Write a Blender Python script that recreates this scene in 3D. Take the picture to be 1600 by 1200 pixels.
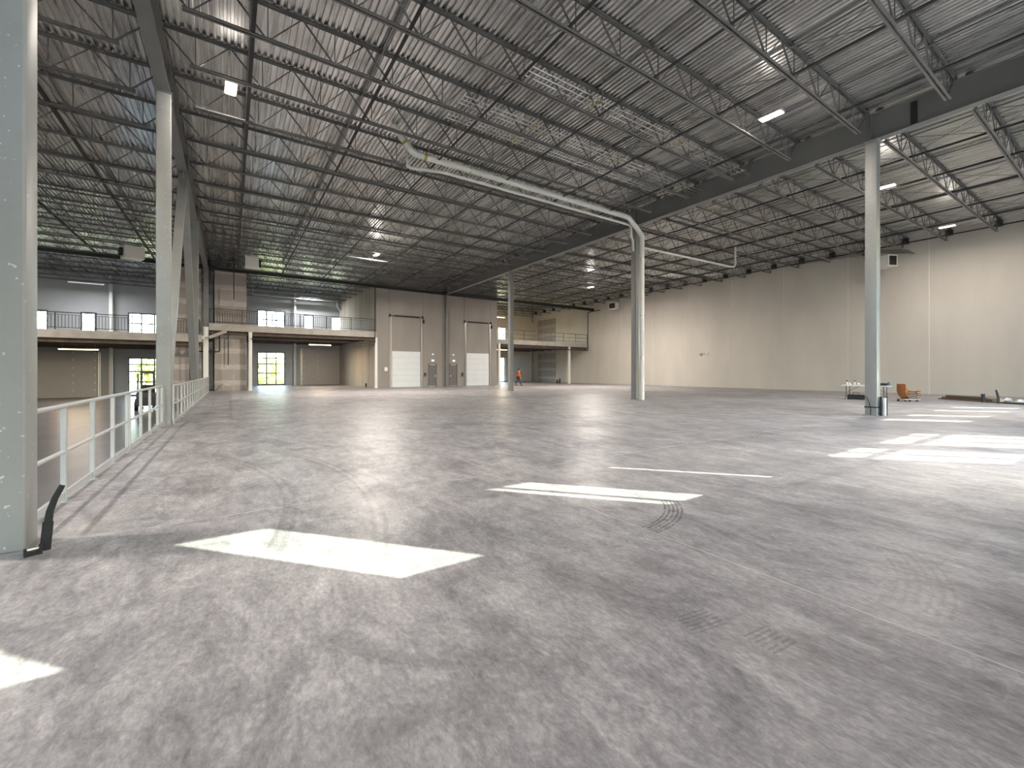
import bpy, bmesh, math, random
from mathutils import Vector, Matrix
random.seed(7)
for o in list(bpy.data.objects):
    bpy.data.objects.remove(o)
SC = bpy.context.scene
C = SC.collection
H = 1.45                      # camera height in metres; plan dimensions below are multiples of it
SKEW = 0.045                  # cross lines of the building run slightly off square
A = math.atan(SKEW)

# ------------------------------------------------------------------ camera
cam = bpy.data.cameras.new('camera')
cam.sensor_width = 36.0
cam.lens = 36.0 * 696.3 / 1600.0
cam.shift_y = (581.08 - 600.0) / 1600.0
cam.clip_start = 0.05
cam.clip_end = 600
camo = bpy.data.objects.new('camera', cam)
C.objects.link(camo)
camo.location = (0, 0, H)
camo.rotation_euler = (math.pi / 2, 0, -math.radians(32.247))
SC.camera = camo

# ------------------------------------------------------------------ world, sun, exposure
w = bpy.data.worlds.new('sky')
SC.world = w
w.use_nodes = True
nt = w.node_tree
nt.nodes.clear()
sky = nt.nodes.new('ShaderNodeTexSky')
sky.sky_type = 'NISHITA'
sky.sun_disc = False
sky.sun_elevation = math.radians(40.3)
sky.sun_rotation = math.radians(138.6)
sky.air_density = 1.2
sky.dust_density = 2.0
bg = nt.nodes.new('ShaderNodeBackground')
bg.inputs[1].default_value = 4.0
wo = nt.nodes.new('ShaderNodeOutputWorld')
nt.links.new(sky.outputs[0], bg.inputs[0])
nt.links.new(bg.outputs[0], wo.inputs[0])

sun = bpy.data.lights.new('sun', 'SUN')
sun.energy = 13.0
sun.angle = math.radians(0.25)
sun.color = (1.0, 0.99, 0.82)
suno = bpy.data.objects.new('sun', sun)
C.objects.link(suno)
suno.location = (30, -40, 45)
suno.rotation_euler = Vector((-0.778, 0.884, -1.0)).to_track_quat('-Z', 'Y').to_euler()

SC.view_settings.view_transform = 'Standard'
SC.view_settings.look = 'None'
SC.view_settings.exposure = 0.42
SC.view_settings.gamma = 1.0
SC.view_settings.use_curve_mapping = False
SC.cycles.use_denoising = True
SC.cycles.max_bounces = 7
SC.cycles.diffuse_bounces = 4
SC.cycles.glossy_bounces = 3
SC.cycles.transparent_max_bounces = 12
SC.cycles.sample_clamp_indirect = 8.0
SC.cycles.caustics_reflective = False
SC.cycles.caustics_refractive = False

LAMP_W = 1000.0                # watts of one high-bay lamp
LAMP_COL = (1.0, 0.91, 0.82)

# ------------------------------------------------------------------ materials
MATS = {}
def mat(name, col, rough=0.6, metal=0.0, spec=0.5, var=0.0, scale=3.0, bump=0.0, emit=None, stretch=(1, 1, 1), col2=None, detail=6.0, specks=False):
    """procedural principled material: noise-varied colour in object-independent (world) coordinates"""
    m = bpy.data.materials.new(name)
    m.use_nodes = True
    n = m.node_tree.nodes; l = m.node_tree.links
    b = n['Principled BSDF']
    b.inputs['Roughness'].default_value = rough
    b.inputs['Metallic'].default_value = metal
    b.inputs['Specular IOR Level'].default_value = spec
    if emit:
        b.inputs['Emission Color'].default_value = (*emit[0], 1)
        b.inputs['Emission Strength'].default_value = emit[1]
    if var > 0 or col2:
        g = n.new('ShaderNodeNewGeometry'); mp = n.new('ShaderNodeMapping'); mp.inputs['Scale'].default_value = stretch
        l.new(g.outputs['Position'], mp.inputs['Vector'])
        t = n.new('ShaderNodeTexNoise'); t.inputs['Scale'].default_value = scale; t.inputs['Detail'].default_value = detail
        t.inputs['Roughness'].default_value = 0.62
        l.new(mp.outputs[0], t.inputs['Vector'])
        r = n.new('ShaderNodeValToRGB')
        c2 = col2 if col2 else tuple(min(1, x * (1 + var)) for x in col)
        c1 = col if col2 else tuple(x * (1 - var) for x in col)
        r.color_ramp.elements[0].position = 0.33; r.color_ramp.elements[0].color = (*c1, 1)
        r.color_ramp.elements[1].position = 0.67; r.color_ramp.elements[1].color = (*c2, 1)
        l.new(t.outputs['Fac'], r.inputs[0]); l.new(r.outputs[0], b.inputs['Base Color'])
        if specks:   # paint chips and plaster splashes
            t2 = n.new('ShaderNodeTexNoise'); t2.inputs['Scale'].default_value = 22; t2.inputs['Detail'].default_value = 3; l.new(g.outputs['Position'], t2.inputs['Vector'])
            r2 = n.new('ShaderNodeValToRGB'); r2.color_ramp.elements[0].position = 0.69; r2.color_ramp.elements[1].position = 0.73
            l.new(t2.outputs['Fac'], r2.inputs[0])
            mx = n.new('ShaderNodeMix'); mx.data_type = 'RGBA'; l.new(r2.outputs[0], mx.inputs[0]); l.new(r.outputs[0], mx.inputs[6]); mx.inputs[7].default_value = (0.55, 0.54, 0.5, 1)
            l.new(mx.outputs[2], b.inputs['Base Color'])
        if bump > 0:
            bp = n.new('ShaderNodeBump'); bp.inputs['Strength'].default_value = bump; bp.inputs['Distance'].default_value = 0.01
            l.new(t.outputs['Fac'], bp.inputs['Height']); l.new(bp.outputs[0], b.inputs['Normal'])
    else:
        b.inputs['Base Color'].default_value = (*col, 1)
    MATS[name] = m
    return m

mat('column_paint', (0.275, 0.28, 0.275), 0.45, 0, 0.5, 0.07, 1.6, specks=True)
mat('girder_paint', (0.20, 0.20, 0.195), 0.5, 0, 0.5, 0.07, 1.2)
mat('joist_paint', (0.165, 0.163, 0.157), 0.5, 0, 0.5, 0.06, 2.0)
mat('bridging_black', (0.018, 0.018, 0.02), 0.6)
mat('black_steel', (0.022, 0.021, 0.022), 0.5)
mat('rail_paint', (0.46, 0.465, 0.47), 0.42, 0, 0.5, 0.05, 4)
mat('beige_panel', (0.64, 0.60, 0.54), 0.8, 0, 0.3, 0.06, 0.35, stretch=(1, 1, 0.35))
mat('caulk_white', (0.82, 0.79, 0.72), 0.8)
mat('taupe_concrete', (0.31, 0.285, 0.265), 0.85, 0, 0.3, 0.10, 0.5, stretch=(1, 1, 0.3))
mat('pale_concrete', (0.46, 0.41, 0.355), 0.85, 0, 0.3, 0.14, 0.8, stretch=(1, 1, 0.15))
mat('grey_wall', (0.46, 0.47, 0.475), 0.85, 0, 0.3, 0.06, 0.5)
mat('mezz_concrete', (0.42, 0.395, 0.36), 0.85, 0, 0.3, 0.15, 1.5)
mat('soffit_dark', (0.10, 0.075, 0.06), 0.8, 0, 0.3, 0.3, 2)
mat('white_door', (0.74, 0.77, 0.79), 0.45, 0, 0.5, 0.03, 2)
mat('lit_wall_tone', (0.74, 0.68, 0.56), 0.7, 0, 0.3, 0.04, 0.6)  # lighter tone: the light on the far back wall, put into its colour
mat('door_shaded', (0.56, 0.53, 0.53), 0.5, 0, 0.5, 0.03, 2)  # white door darkened in colour to stand in for mezzanine shade
mat('white_paint', (0.78, 0.76, 0.72), 0.5)
mat('grey_door', (0.16, 0.15, 0.145), 0.5)
mat('galvanised', (0.62, 0.60, 0.56), 0.35, 0.8)
mat('pvc_white', (0.80, 0.79, 0.75), 0.3, 0, 0.5, 0.03, 3)
mat('pvc_yellow', (0.45, 0.36, 0.10), 0.5)
mat('conduit', (0.50, 0.46, 0.44), 0.3, 0.7)
mat('yellow_clamp', (0.82, 0.78, 0.42), 0.4)
mat('lamp_lens', (1, 1, 1), 0.4, emit=((1.0, 0.80, 0.58), 14.0))
mat('lamp_lens_dim', (1, 1, 1), 0.4, emit=((1.0, 0.80, 0.50), 5.0))
mat('lamp_faint', (0.82, 0.84, 0.86), 0.3, emit=((0.95, 0.97, 1.0), 0.35))  # faint glow given to white lenses, also where the lamp is unlit
mat('lamp_body', (0.72, 0.72, 0.70), 0.4)
mat('unit_white', (0.78, 0.77, 0.72), 0.5)
mat('unit_black', (0.025, 0.024, 0.023), 0.6)
mat('alu_frame', (0.08, 0.085, 0.09), 0.4, 0.3)
mat('brown_plastic', (0.42, 0.17, 0.055), 0.5, 0, 0.5, 0.15, 5)
mat('black_rubber', (0.012, 0.012, 0.013), 0.7, 0, 0.5, 0.2, 30)
mat('table_white', (0.78, 0.78, 0.76), 0.4)
mat('old_wood', (0.07, 0.05, 0.035), 0.8, col2=(0.20, 0.15, 0.11), scale=6, stretch=(1, 6, 6))
mat('light_wood', (0.50, 0.40, 0.29), 0.8, 0, 0.3, 0.15, 6)
mat('paper_white', (0.72, 0.69, 0.68), 0.8)
mat('skin', (0.45, 0.27, 0.19), 0.6)
mat('orange_cloth', (0.95, 0.13, 0.02), 0.8, 0, 0.3, 0.06, 12)
mat('dark_cloth', (0.05, 0.045, 0.05), 0.9)
mat('boot', (0.025, 0.02, 0.018), 0.7)
mat('hair', (0.02, 0.014, 0.01), 0.7)
mat('fork_dark', (0.045, 0.045, 0.045), 0.5)
mat('fork_orange', (0.45, 0.11, 0.03), 0.5)
mat('fork_green', (0.33, 0.40, 0.16), 0.5)
mat('tool_blue', (0.14, 0.22, 0.30), 0.5)
mat('grass', (0.44, 0.41, 0.20), 0.95, 0, 0.2, col2=(0.56, 0.51, 0.30), scale=1.5)
mat('gravel', (0.36, 0.34, 0.33), 0.95, 0, 0.2, 0.12, 4)
mat('leaf', (0.14, 0.18, 0.025), 0.7, 0, 0.3, col2=(0.40, 0.40, 0.07), scale=1.1)
mat('bark', (0.12, 0.085, 0.06), 0.9, 0, 0.2, 0.2, 9)
mat('exit_red', (0.45, 0.05, 0.03), 0.5)

def glass_mat():
    m = bpy.data.materials.new('window_glass'); m.use_nodes = True
    n = m.node_tree.nodes; l = m.node_tree.links; n.clear()
    tr = n.new('ShaderNodeBsdfTransparent'); tr.inputs[0].default_value = (0.93, 0.97, 0.96, 1)
    gl = n.new('ShaderNodeBsdfGlossy'); gl.inputs['Roughness'].default_value = 0.02
    mx = n.new('ShaderNodeMixShader'); o = n.new('ShaderNodeOutputMaterial')
    mx.inputs[0].default_value = 0.05; l.new(tr.outputs[0], mx.inputs[1]); l.new(gl.outputs[0], mx.inputs[2]); l.new(mx.outputs[0], o.inputs[0])
    MATS['glass'] = m
glass_mat()

def deck_mat():
    """galvanised roof deck: metal with spangle and streaks along the flutes"""
    m = bpy.data.materials.new('galvanised_deck'); m.use_nodes = True
    n = m.node_tree.nodes; l = m.node_tree.links; b = n['Principled BSDF']
    g = n.new('ShaderNodeNewGeometry'); mp = n.new('ShaderNodeMapping'); mp.inputs['Scale'].default_value = (6, 0.22, 1)
    l.new(g.outputs['Position'], mp.inputs['Vector'])
    t = n.new('ShaderNodeTexNoise'); t.inputs['Scale'].default_value = 1.0; t.inputs['Detail'].default_value = 5
    l.new(mp.outputs[0], t.inputs['Vector'])
    r = n.new('ShaderNodeValToRGB')
    r.color_ramp.elements[0].position = 0.3; r.color_ramp.elements[0].color = (0.52, 0.52, 0.515, 1)
    r.color_ramp.elements[1].position = 0.7; r.color_ramp.elements[1].color = (0.88, 0.88, 0.865, 1)
    l.new(t.outputs['Fac'], r.inputs[0]); l.new(r.outputs[0], b.inputs['Base Color'])
    mr = n.new('ShaderNodeMapRange'); mr.inputs['To Min'].default_value = 0.22; mr.inputs['To Max'].default_value = 0.34
    l.new(t.outputs['Fac'], mr.inputs['Value']); l.new(mr.outputs[0], b.inputs['Roughness'])
    b.inputs['Metallic'].default_value = 0.85
    MATS['deck'] = m
deck_mat()

def floor_mat():
    """power-trowelled concrete: mottling, dusty scuffs, tyre marks; polished sheen with patches"""
    m = bpy.data.materials.new('polished_concrete'); m.use_nodes = True
    n = m.node_tree.nodes; l = m.node_tree.links; b = n['Principled BSDF']
    g = n.new('ShaderNodeNewGeometry'); P = g.outputs['Position']
    def noise(scale, detail, rough, stretch=(1, 1, 1), rot=0.0, dist=0.0):
        mp = n.new('ShaderNodeMapping'); mp.inputs['Scale'].default_value = stretch; mp.inputs['Rotation'].default_value = (0, 0, rot)
        l.new(P, mp.inputs['Vector'])
        t = n.new('ShaderNodeTexNoise'); t.inputs['Scale'].default_value = scale; t.inputs['Detail'].default_value = detail
        t.inputs['Roughness'].default_value = rough; t.inputs['Distortion'].default_value = dist
        l.new(mp.outputs[0], t.inputs['Vector']); return t.outputs['Fac']
    def ramp(src, stops):
        r = n.new('ShaderNodeValToRGB'); e = r.color_ramp.elements
        while len(e) < len(stops): e.new(0.5)
        for el, (p, c) in zip(e, stops): el.position = p; el.color = (*c, 1)
        l.new(src, r.inputs[0]); return r.outputs[0]
    def math_(op, a, bb=None, c=None):
        q = n.new('ShaderNodeMath'); q.operation = op
        for i, v in enumerate((a, bb, c)):
            if v is None: continue
            if isinstance(v, (int, float)): q.inputs[i].default_value = v
            else: l.new(v, q.inputs[i])
        return q.outputs[0]
    def mix(f, a, bb, mode='MIX'):
        q = n.new('ShaderNodeMix'); q.data_type = 'RGBA'; q.blend_type = mode
        for s, v in ((q.inputs[0], f), (q.inputs[6], a), (q.inputs[7], bb)):
            if isinstance(v, (int, float)): s.default_value = v
            elif isinstance(v, tuple): s.default_value = (*v, 1)
            else: l.new(v, s)
        return q.outputs[2]
    big = noise(0.16, 5, 0.6, dist=0.6)
    base = ramp(big, [(0.30, (0.275, 0.268, 0.280)), (0.48, (0.335, 0.328, 0.338)), (0.70, (0.41, 0.40, 0.395))])
    mid = noise(1.7, 9, 0.76, (1, 0.55, 1), 0.5, 0.8)
    base = mix(0.75, base, ramp(mid, [(0.32, (0.40, 0.38, 0.40)), (0.5, (0.98, 0.95, 0.96)), (0.68, (1.55, 1.52, 1.48))]), 'MULTIPLY')
    fine = noise(8.0, 10, 0.8, (1, 0.4, 1), -0.4, 0.4)
    base = mix(0.6, base, ramp(fine, [(0.32, (0.42, 0.41, 0.42)), (0.5, (1, 1, 1)), (0.68, (1.65, 1.64, 1.6))]), 'MULTIPLY')
    grain = noise(42.0, 6, 0.7, (1, 0.5, 1), 0.2)
    base = mix(0.7, base, ramp(grain, [(0.3, (0.62, 0.62, 0.62)), (0.5, (1, 1, 1)), (0.70, (1.45, 1.45, 1.43))]), 'MULTIPLY')
    # pale dusty scuffs: long thin streaks in two directions
    for st, ro, lo in (((0.5, 7, 1), 0.35, 0.655), ((6, 0.45, 1), -0.25, 0.665)):
        s = noise(1.1, 6, 0.65, st, ro, 1.2)
        base = mix(ramp(s, [(lo, (0, 0, 0)), (lo + 0.12, (0.55, 0.55, 0.55))]), base, (0.56, 0.54, 0.52))
    # dark rubbed streaks
    s = noise(0.8, 5, 0.55, (0.35, 4, 1), -0.6, 0.6)
    base = mix(ramp(s, [(0.55, (0, 0, 0)), (0.85, (0.5, 0.5, 0.5))]), base, (0.15, 0.14, 0.145))
    # tyre marks: arcs with a start and end angle and a broken tread
    sep = n.new('ShaderNodeSeparateXYZ'); l.new(P, sep.inputs[0])
    X, Y = sep.outputs[0], sep.outputs[1]
    tread = noise(16.0, 5, 0.7)
    for cx, cy, R, wd, a0, a1, st, fq in ((3.15, 4.05, 1.26, 0.10, -1.52, -0.62, 0.75, 150.0), (3.4, 2.9, 1.92, 0.16, -1.5, -0.9, 0.22, 110.0), (-0.3, 33.88, 30.0, 0.025, -1.583, -1.5595, 0.6, 10.0),
                                 (2.6, 3.9, 2.3, 0.10, -1.75, -1.64, 0.45, 190.0), (2.6, 3.9, 2.6, 0.10, -1.66, -1.58, 0.45, 190.0), (1.0, 9.5, 3.2, 0.16, -2.9, -1.2, 0.35, 60.0), (9.0, 9.0, 3.5, 0.14, -2.6, -1.0, 0.4, 70.0),
                                 (6.0, 22.0, 6.0, 0.2, 0.6, 2.6, 0.4, 40.0), (12.0, 26.0, 5.0, 0.2, -2.8, -1.6, 0.4, 40.0), (-6.0, 6.0, 7.4, 0.10, -0.35, 0.9, 0.35, 60.0), (-6.0, 6.0, 6.6, 0.10, -0.3, 0.8, 0.30, 60.0)):
        dx = math_('SUBTRACT', X, cx); dy = math_('SUBTRACT', Y, cy)
        rr = math_('SQRT', math_('ADD', math_('MULTIPLY', dx, dx), math_('MULTIPLY', dy, dy)))
        d = math_('ABSOLUTE', math_('SUBTRACT', rr, R))
        inr = math_('LESS_THAN', d, wd)
        an = math_('ARCTAN2', dy, dx)
        ina = math_('MULTIPLY', math_('GREATER_THAN', an, a0), math_('LESS_THAN', an, a1))
        rib = math_('GREATER_THAN', math_('ADD', math_('SINE', math_('MULTIPLY', rr, fq)), math_('MULTIPLY', math_('SUBTRACT', tread, 0.5), 9.0)), 0.25)
        k = math_('MULTIPLY', math_('MULTIPLY', inr, ina), math_('MULTIPLY', rib, st))
        base = mix(k, base, (0.09, 0.085, 0.09))
    l.new(base, b.inputs['Base Color'])
    rg = noise(0.6, 6, 0.65)
    mr = n.new('ShaderNodeMapRange'); mr.inputs['From Min'].default_value = 0.3; mr.inputs['From Max'].default_value = 0.7
    mr.inputs['To Min'].default_value = 0.33; mr.inputs['To Max'].default_value = 0.55
    l.new(rg, mr.inputs['Value']); l.new(mr.outputs[0], b.inputs['Roughness'])
    b.inputs['Specular IOR Level'].default_value = 0.35
    bp = n.new('ShaderNodeBump'); bp.inputs['Strength'].default_value = 0.12; bp.inputs['Distance'].default_value = 0.004
    l.new(fine, bp.inputs['Height']); l.new(bp.outputs[0], b.inputs['Normal'])
    MATS['floor'] = m
floor_mat()
mat('joint_filler', (0.60, 0.58, 0.56), 0.8)
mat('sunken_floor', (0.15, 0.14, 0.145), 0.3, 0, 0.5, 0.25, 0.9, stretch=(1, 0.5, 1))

def drywall_mat():
    """unpainted board with pale taped joint bands (compound), bands every 1.2 m in height and in plan"""
    m = bpy.data.materials.new('taped_drywall'); m.use_nodes = True
    n = m.node_tree.nodes; l = m.node_tree.links; b = n['Principled BSDF']; b.inputs['Roughness'].default_value = 0.9
    g = n.new('ShaderNodeNewGeometry'); sep = n.new('ShaderNodeSeparateXYZ'); l.new(g.outputs['Position'], sep.inputs[0])
    nz = n.new('ShaderNodeTexNoise'); nz.inputs['Scale'].default_value = 2.5; nz.inputs['Detail'].default_value = 5
    l.new(g.outputs['Position'], nz.inputs['Vector'])
    def M_(op, a, bb=0.0):
        q = n.new('ShaderNodeMath'); q.operation = op
        for i, v in enumerate((a, bb)):
            if isinstance(v, (int, float)): q.inputs[i].default_value = v
            else: l.new(v, q.inputs[i])
        return q.outputs[0]
    off = M_('MULTIPLY', M_('SUBTRACT', nz.outputs['Fac'], 0.5), 0.25)
    z = M_('ADD', sep.outputs[2], off)
    fz = M_('ABSOLUTE', M_('SUBTRACT', M_('FRACT', M_('DIVIDE', z, 1.22), 0), 0.5))
    band = M_('LESS_THAN', fz, 0.16)
    xx = M_('ADD', M_('ADD', sep.outputs[0], sep.outputs[1]), off)
    fx = M_('ABSOLUTE', M_('SUBTRACT', M_('FRACT', M_('DIVIDE', xx, 1.22), 0), 0.5))
    band2 = M_('MULTIPLY', M_('LESS_THAN', fx, 0.06), 0.35)
    k = M_('MULTIPLY', M_('MAXIMUM', band, band2), nz.outputs['Fac'])
    mx = n.new('ShaderNodeMix'); mx.data_type = 'RGBA'; l.new(k, mx.inputs[0])
    mx.inputs[6].default_value = (0.36, 0.32, 0.30, 1); mx.inputs[7].default_value = (0.62, 0.58, 0.54, 1)
    l.new(mx.outputs[2], b.inputs['Base Color'])
    MATS['drywall'] = m
drywall_mat()

# ------------------------------------------------------------------ geometry helpers
class MB:
    def __init__(self): self.v = []; self.f = []
    def add(self, vs, fs):
        k = len(self.v); self.v += [tuple(p) for p in vs]; self.f += [tuple(i + k for i in f) for f in fs]; return self
    def box(self, x0, x1, y0, y1, z0, z1):
        vs = [(x, y, z) for z in (z0, z1) for y in (y0, y1) for x in (x0, x1)]
        return self.add(vs, [(0, 2, 3, 1), (4, 5, 7, 6), (0, 1, 5, 4), (2, 6, 7, 3), (0, 4, 6, 2), (1, 3, 7, 5)])
    def obox(self, c, s, R):
        c = Vector(c); vs = [c + R @ Vector((sx * s[0] / 2, sy * s[1] / 2, sz * s[2] / 2)) for sz in (-1, 1) for sy in (-1, 1) for sx in (-1, 1)]
        return self.add(vs, [(0, 2, 3, 1), (4, 5, 7, 6), (0, 1, 5, 4), (2, 6, 7, 3), (0, 4, 6, 2), (1, 3, 7, 5)])
    def bar(self, p, q, wd, ht=None, up=(0, 0, 1)):
        p, q = Vector(p), Vector(q); ht = ht or wd; d = q - p; L = d.length; d.normalize()
        u = Vector(up)
        if abs(d.dot(u)) > 0.98: u = Vector((0, 1, 0))
        s = d.cross(u).normalized(); t = s.cross(d)
        R = Matrix((d, s, t)).transposed()
        return self.obox((p + q) / 2, (L, wd, ht), R)
    def prism(self, poly, axis, a, b):
        n_ = len(poly)
        def pt(u, v, w_): return {'x': (w_, u, v), 'y': (u, w_, v), 'z': (u, v, w_)}[axis]
        vs = [pt(u, v, a) for u, v in poly] + [pt(u, v, b) for u, v in poly]
        fs = [(i, (i + 1) % n_, n_ + (i + 1) % n_, n_ + i) for i in range(n_)]
        fs += [tuple(range(n_ - 1, -1, -1)), tuple(range(n_, 2 * n_))]
        return self.add(vs, fs)
    def path(self, pts, r, n=10, cap=True):
        pts = [Vector(p) for p in pts]; rs = r if isinstance(r, (list, tuple)) else [r] * len(pts)
        prev = None; base = len(self.v); m = len(pts)
        for i, p in enumerate(pts):
            if i == 0: t = pts[1] - p
            elif i == m - 1: t = p - pts[i - 1]
            else: t = (pts[i + 1] - p).normalized() + (p - pts[i - 1]).normalized()
            t.normalize()
            if prev is None:
                u = Vector((0, 0, 1)) if abs(t.z) < 0.9 else Vector((1, 0, 0)); s = t.cross(u).normalized()
            else:
                s = (prev - t * prev.dot(t)).normalized()
            prev = s; q = t.cross(s)
            for k in range(n):
                a = 2 * math.pi * k / n; self.v.append(tuple(p + (s * math.cos(a) + q * math.sin(a)) * rs[i]))
        for i in range(m - 1):
            for k in range(n):
                a, b = base + i * n + k, base + i * n + (k + 1) % n
                self.f.append((a, b, b + n, a + n))
        if cap:
            self.f.append(tuple(base + k for k in range(n - 1, -1, -1)))
            self.f.append(tuple(base + (m - 1) * n + k for k in range(n)))
        return self
    def tube(self, p, q, r, n=10): return self.path([p, q], r, n)
    def lathe(self, prof, n=14, c=(0, 0, 0)):
        base = len(self.v)
        for r, z in prof:
            for k in range(n):
                a = 2 * math.pi * k / n; self.v.append((c[0] + r * math.cos(a), c[1] + r * math.sin(a), c[2] + z))
        for i in range(len(prof) - 1):
            for k in range(n):
                a, b = base + i * n + k, base + i * n + (k + 1) % n; self.f.append((a, b, b + n, a + n))
        self.f.append(tuple(base + k for k in range(n - 1, -1, -1)))
        self.f.append(tuple(base + (len(prof) - 1) * n + k for k in range(n)))
        return self
    def ball(self, c, r, nu=10, nv=7, s=(1, 1, 1)):
        base = len(self.v)
        for j in range(nv + 1):
            t = math.pi * j / nv
            for k in range(nu):
                a = 2 * math.pi * k / nu
                self.v.append((c[0] + r * s[0] * math.sin(t) * math.cos(a), c[1] + r * s[1] * math.sin(t) * math.sin(a), c[2] + r * s[2] * math.cos(t)))
        for j in range(nv):
            for k in range(nu):
                a, b = base + j * nu + k, base + j * nu + (k + 1) % nu; self.f.append((a, b, b + nu, a + nu))
        return self
    def grid_wall(self, x0, x1, z0, z1, y0, y1, holes):
        """wall in the local xz plane with rectangular openings"""
        xs = sorted({x0, x1, *[h[0] for h in holes], *[h[1] for h in holes]}); zs = sorted({z0, z1, *[h[2] for h in holes], *[h[3] for h in holes]})
        xs = [x for x in xs if x0 <= x <= x1]; zs = [z for z in zs if z0 <= z <= z1]
        for i in range(len(xs) - 1):
            for j in range(len(zs) - 1):
                cx, cz = (xs[i] + xs[i + 1]) / 2, (zs[j] + zs[j + 1]) / 2
                if not any(h[0] < cx < h[1] and h[2] < cz < h[3] for h in holes):
                    self.box(xs[i], xs[i + 1], y0, y1, zs[j], zs[j + 1])
        return self
    def mesh(self, name, m, smooth=False):
        me = bpy.data.meshes.new(name); me.from_pydata(self.v, [], self.f); me.update()
        if m: me.materials.append(MATS[m])
        if smooth:
            me.polygons.foreach_set('use_smooth', [True] * len(me.polygons)); 
            try: me.set_sharp_from_angle(angle=math.radians(40))
            except Exception: pass
        return me
    def build(self, name, m, parent=None, loc=(0, 0, 0), rotz=0.0, smooth=False):
        o = bpy.data.objects.new(name, self.mesh(name, m, smooth)); C.objects.link(o)
        o.location = loc; o.rotation_euler = (0, 0, rotz)
        if parent: o.parent = parent
        return o

def tag(o, label=None, cat=None, group=None, kind=None):
    if label: o['label'] = label
    if cat: o['category'] = cat
    if group: o['group'] = group
    if kind: o['kind'] = kind
    return o
def thing(name, label, cat, loc=(0, 0, 0), rotz=0.0, group=None):
    o = bpy.data.objects.new(name, None); C.objects.link(o)
    o.empty_display_size = 0.1
    o.location = loc; o.rotation_euler = (0, 0, rotz)
    return tag(o, label, cat, group)
def struct(o): return tag(o, kind='structure')
def copy_tree(o, parent=None):
    c = o.copy(); C.objects.link(c); c.parent = parent
    for ch in list(o.children): copy_tree(ch, c)
    return c
def inst(name, me, parent, loc=(0, 0, 0), rot=(0, 0, 0), scale=(1, 1, 1)):
    o = bpy.data.objects.new(name, me); C.objects.link(o); o.parent = parent; o.location = loc; o.rotation_euler = rot; o.scale = scale
    return o
def SK(x, yp, z=0.0):
    """plan position in camera heights, on the building's (slightly skewed) cross lines -> metres"""
    return Vector((x * H, (yp + SKEW * x) * H, z * H))
def rsq(wd, r=0.02, n=3):
    """rounded square outline"""
    a = wd / 2; out = []
    for cx, cy, s in ((a - r, a - r, 0), (-a + r, a - r, 1), (-a + r, -a + r, 2), (a - r, -a + r, 3)):
        for k in range(n + 1):
            t = (s + k / n) * math.pi / 2; out.append((cx + r * math.cos(t), cy + r * math.sin(t)))
    return out
ORD = ['', 'first', 'second', 'third', 'fourth', 'fifth', 'sixth', 'seventh', 'eighth', 'ninth', 'tenth', 'eleventh', 'twelfth', 'thirteenth',
       'fourteenth', 'fifteenth', 'sixteenth', 'seventeenth', 'eighteenth', 'nineteenth', 'twentieth']

# ------------------------------------------------------------------ plan (camera heights)
XLF, XMF, XR = -0.968, 12.393, 26.552         # +X face of left columns, -X face of middle columns, right wall
CW = 0.228                                    # column width
XL, XM = XLF - CW / 2, XMF + CW / 2
XW = -14.4                                    # far left wall
GY = [3.69, 10.80, 19.38, 27.64]              # column cross lines
YB = 36.9                                     # back wall
YR = -1.72                                    # wall behind the camera
DROP = -0.555                                 # sunken floor left of the railing
ZB = 6.304                                    # underside of girders
ZD = 7.00                                     # roof deck
ZDR = 7.25                                    # roof deck at the right wall
XE = -1.17                                    # edge of the raised floor

# ------------------------------------------------------------------ floor
fl = MB().box(XE * H, XR * H + 0.3, -2.9, 57, -0.30, -0.0015).build('floor', 'joint_filler'); struct(fl)
xs = [XE, 2.23, 5.57, 8.95, 12.5, 16.0, 19.5, 23.0, XR + 0.1]
ys = [-2.1, 0.1, 3.69, 7.25, 10.80, 15.1, 19.38, 23.5, 27.64, 32.3, 37.4]
G = 0.016
for i in range(len(xs) - 1):
    for j in range(len(ys) - 1):
        p = [SK(xs[i], ys[j]), SK(xs[i + 1], ys[j]), SK(xs[i + 1], ys[j + 1]), SK(xs[i], ys[j + 1])]
        g = [(G, G), (-G, G), (-G, -G), (G, -G)]
        q = [(a.x + b[0] * (0 if (i == 0 and k in (0, 3)) else 0.5), a.y + b[1] * 0.5) for k, (a, b) in enumerate(zip(p, g))]
        MB().prism(q, 'z', -0.0015, 0.0).build('floor_slab', 'floor', fl)
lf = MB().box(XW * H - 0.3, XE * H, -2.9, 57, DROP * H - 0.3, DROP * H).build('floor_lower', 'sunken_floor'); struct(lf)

# ------------------------------------------------------------------ roof deck (corrugated sheet, flutes run front to back)
def deck():
    mb = MB(); pitch = 0.1524; x = XW * H - 0.3; y0, y1 = -2.9, 57.0
    def zd(x): return ZD * H if x < XM * H else (ZD + (ZDR - ZD) * (x / H - XM) / (XR - XM)) * H
    prof = []
    while x < XR * H + 0.3:
        z = zd(x); d = 0.055
        prof += [(x, z + d), (x + 0.062, z + d), (x + 0.074, z), (x + 0.140, z)]
        x += pitch
    base = len(mb.v)
    for px_, pz in prof: mb.v += [(px_, y0, pz), (px_, y1, pz)]
    for i in range(len(prof) - 1):
        mb.f.append((2 * i, 2 * i + 1, 2 * i + 3, 2 * i + 2))
    return mb.build('ceiling', 'deck')
struct(deck())
struct(MB().box(XW * H - 0.4, XR * H + 0.5, -3.0, 57.2, 10.75, 10.9).build('ceiling_roofing', 'gravel'))

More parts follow.
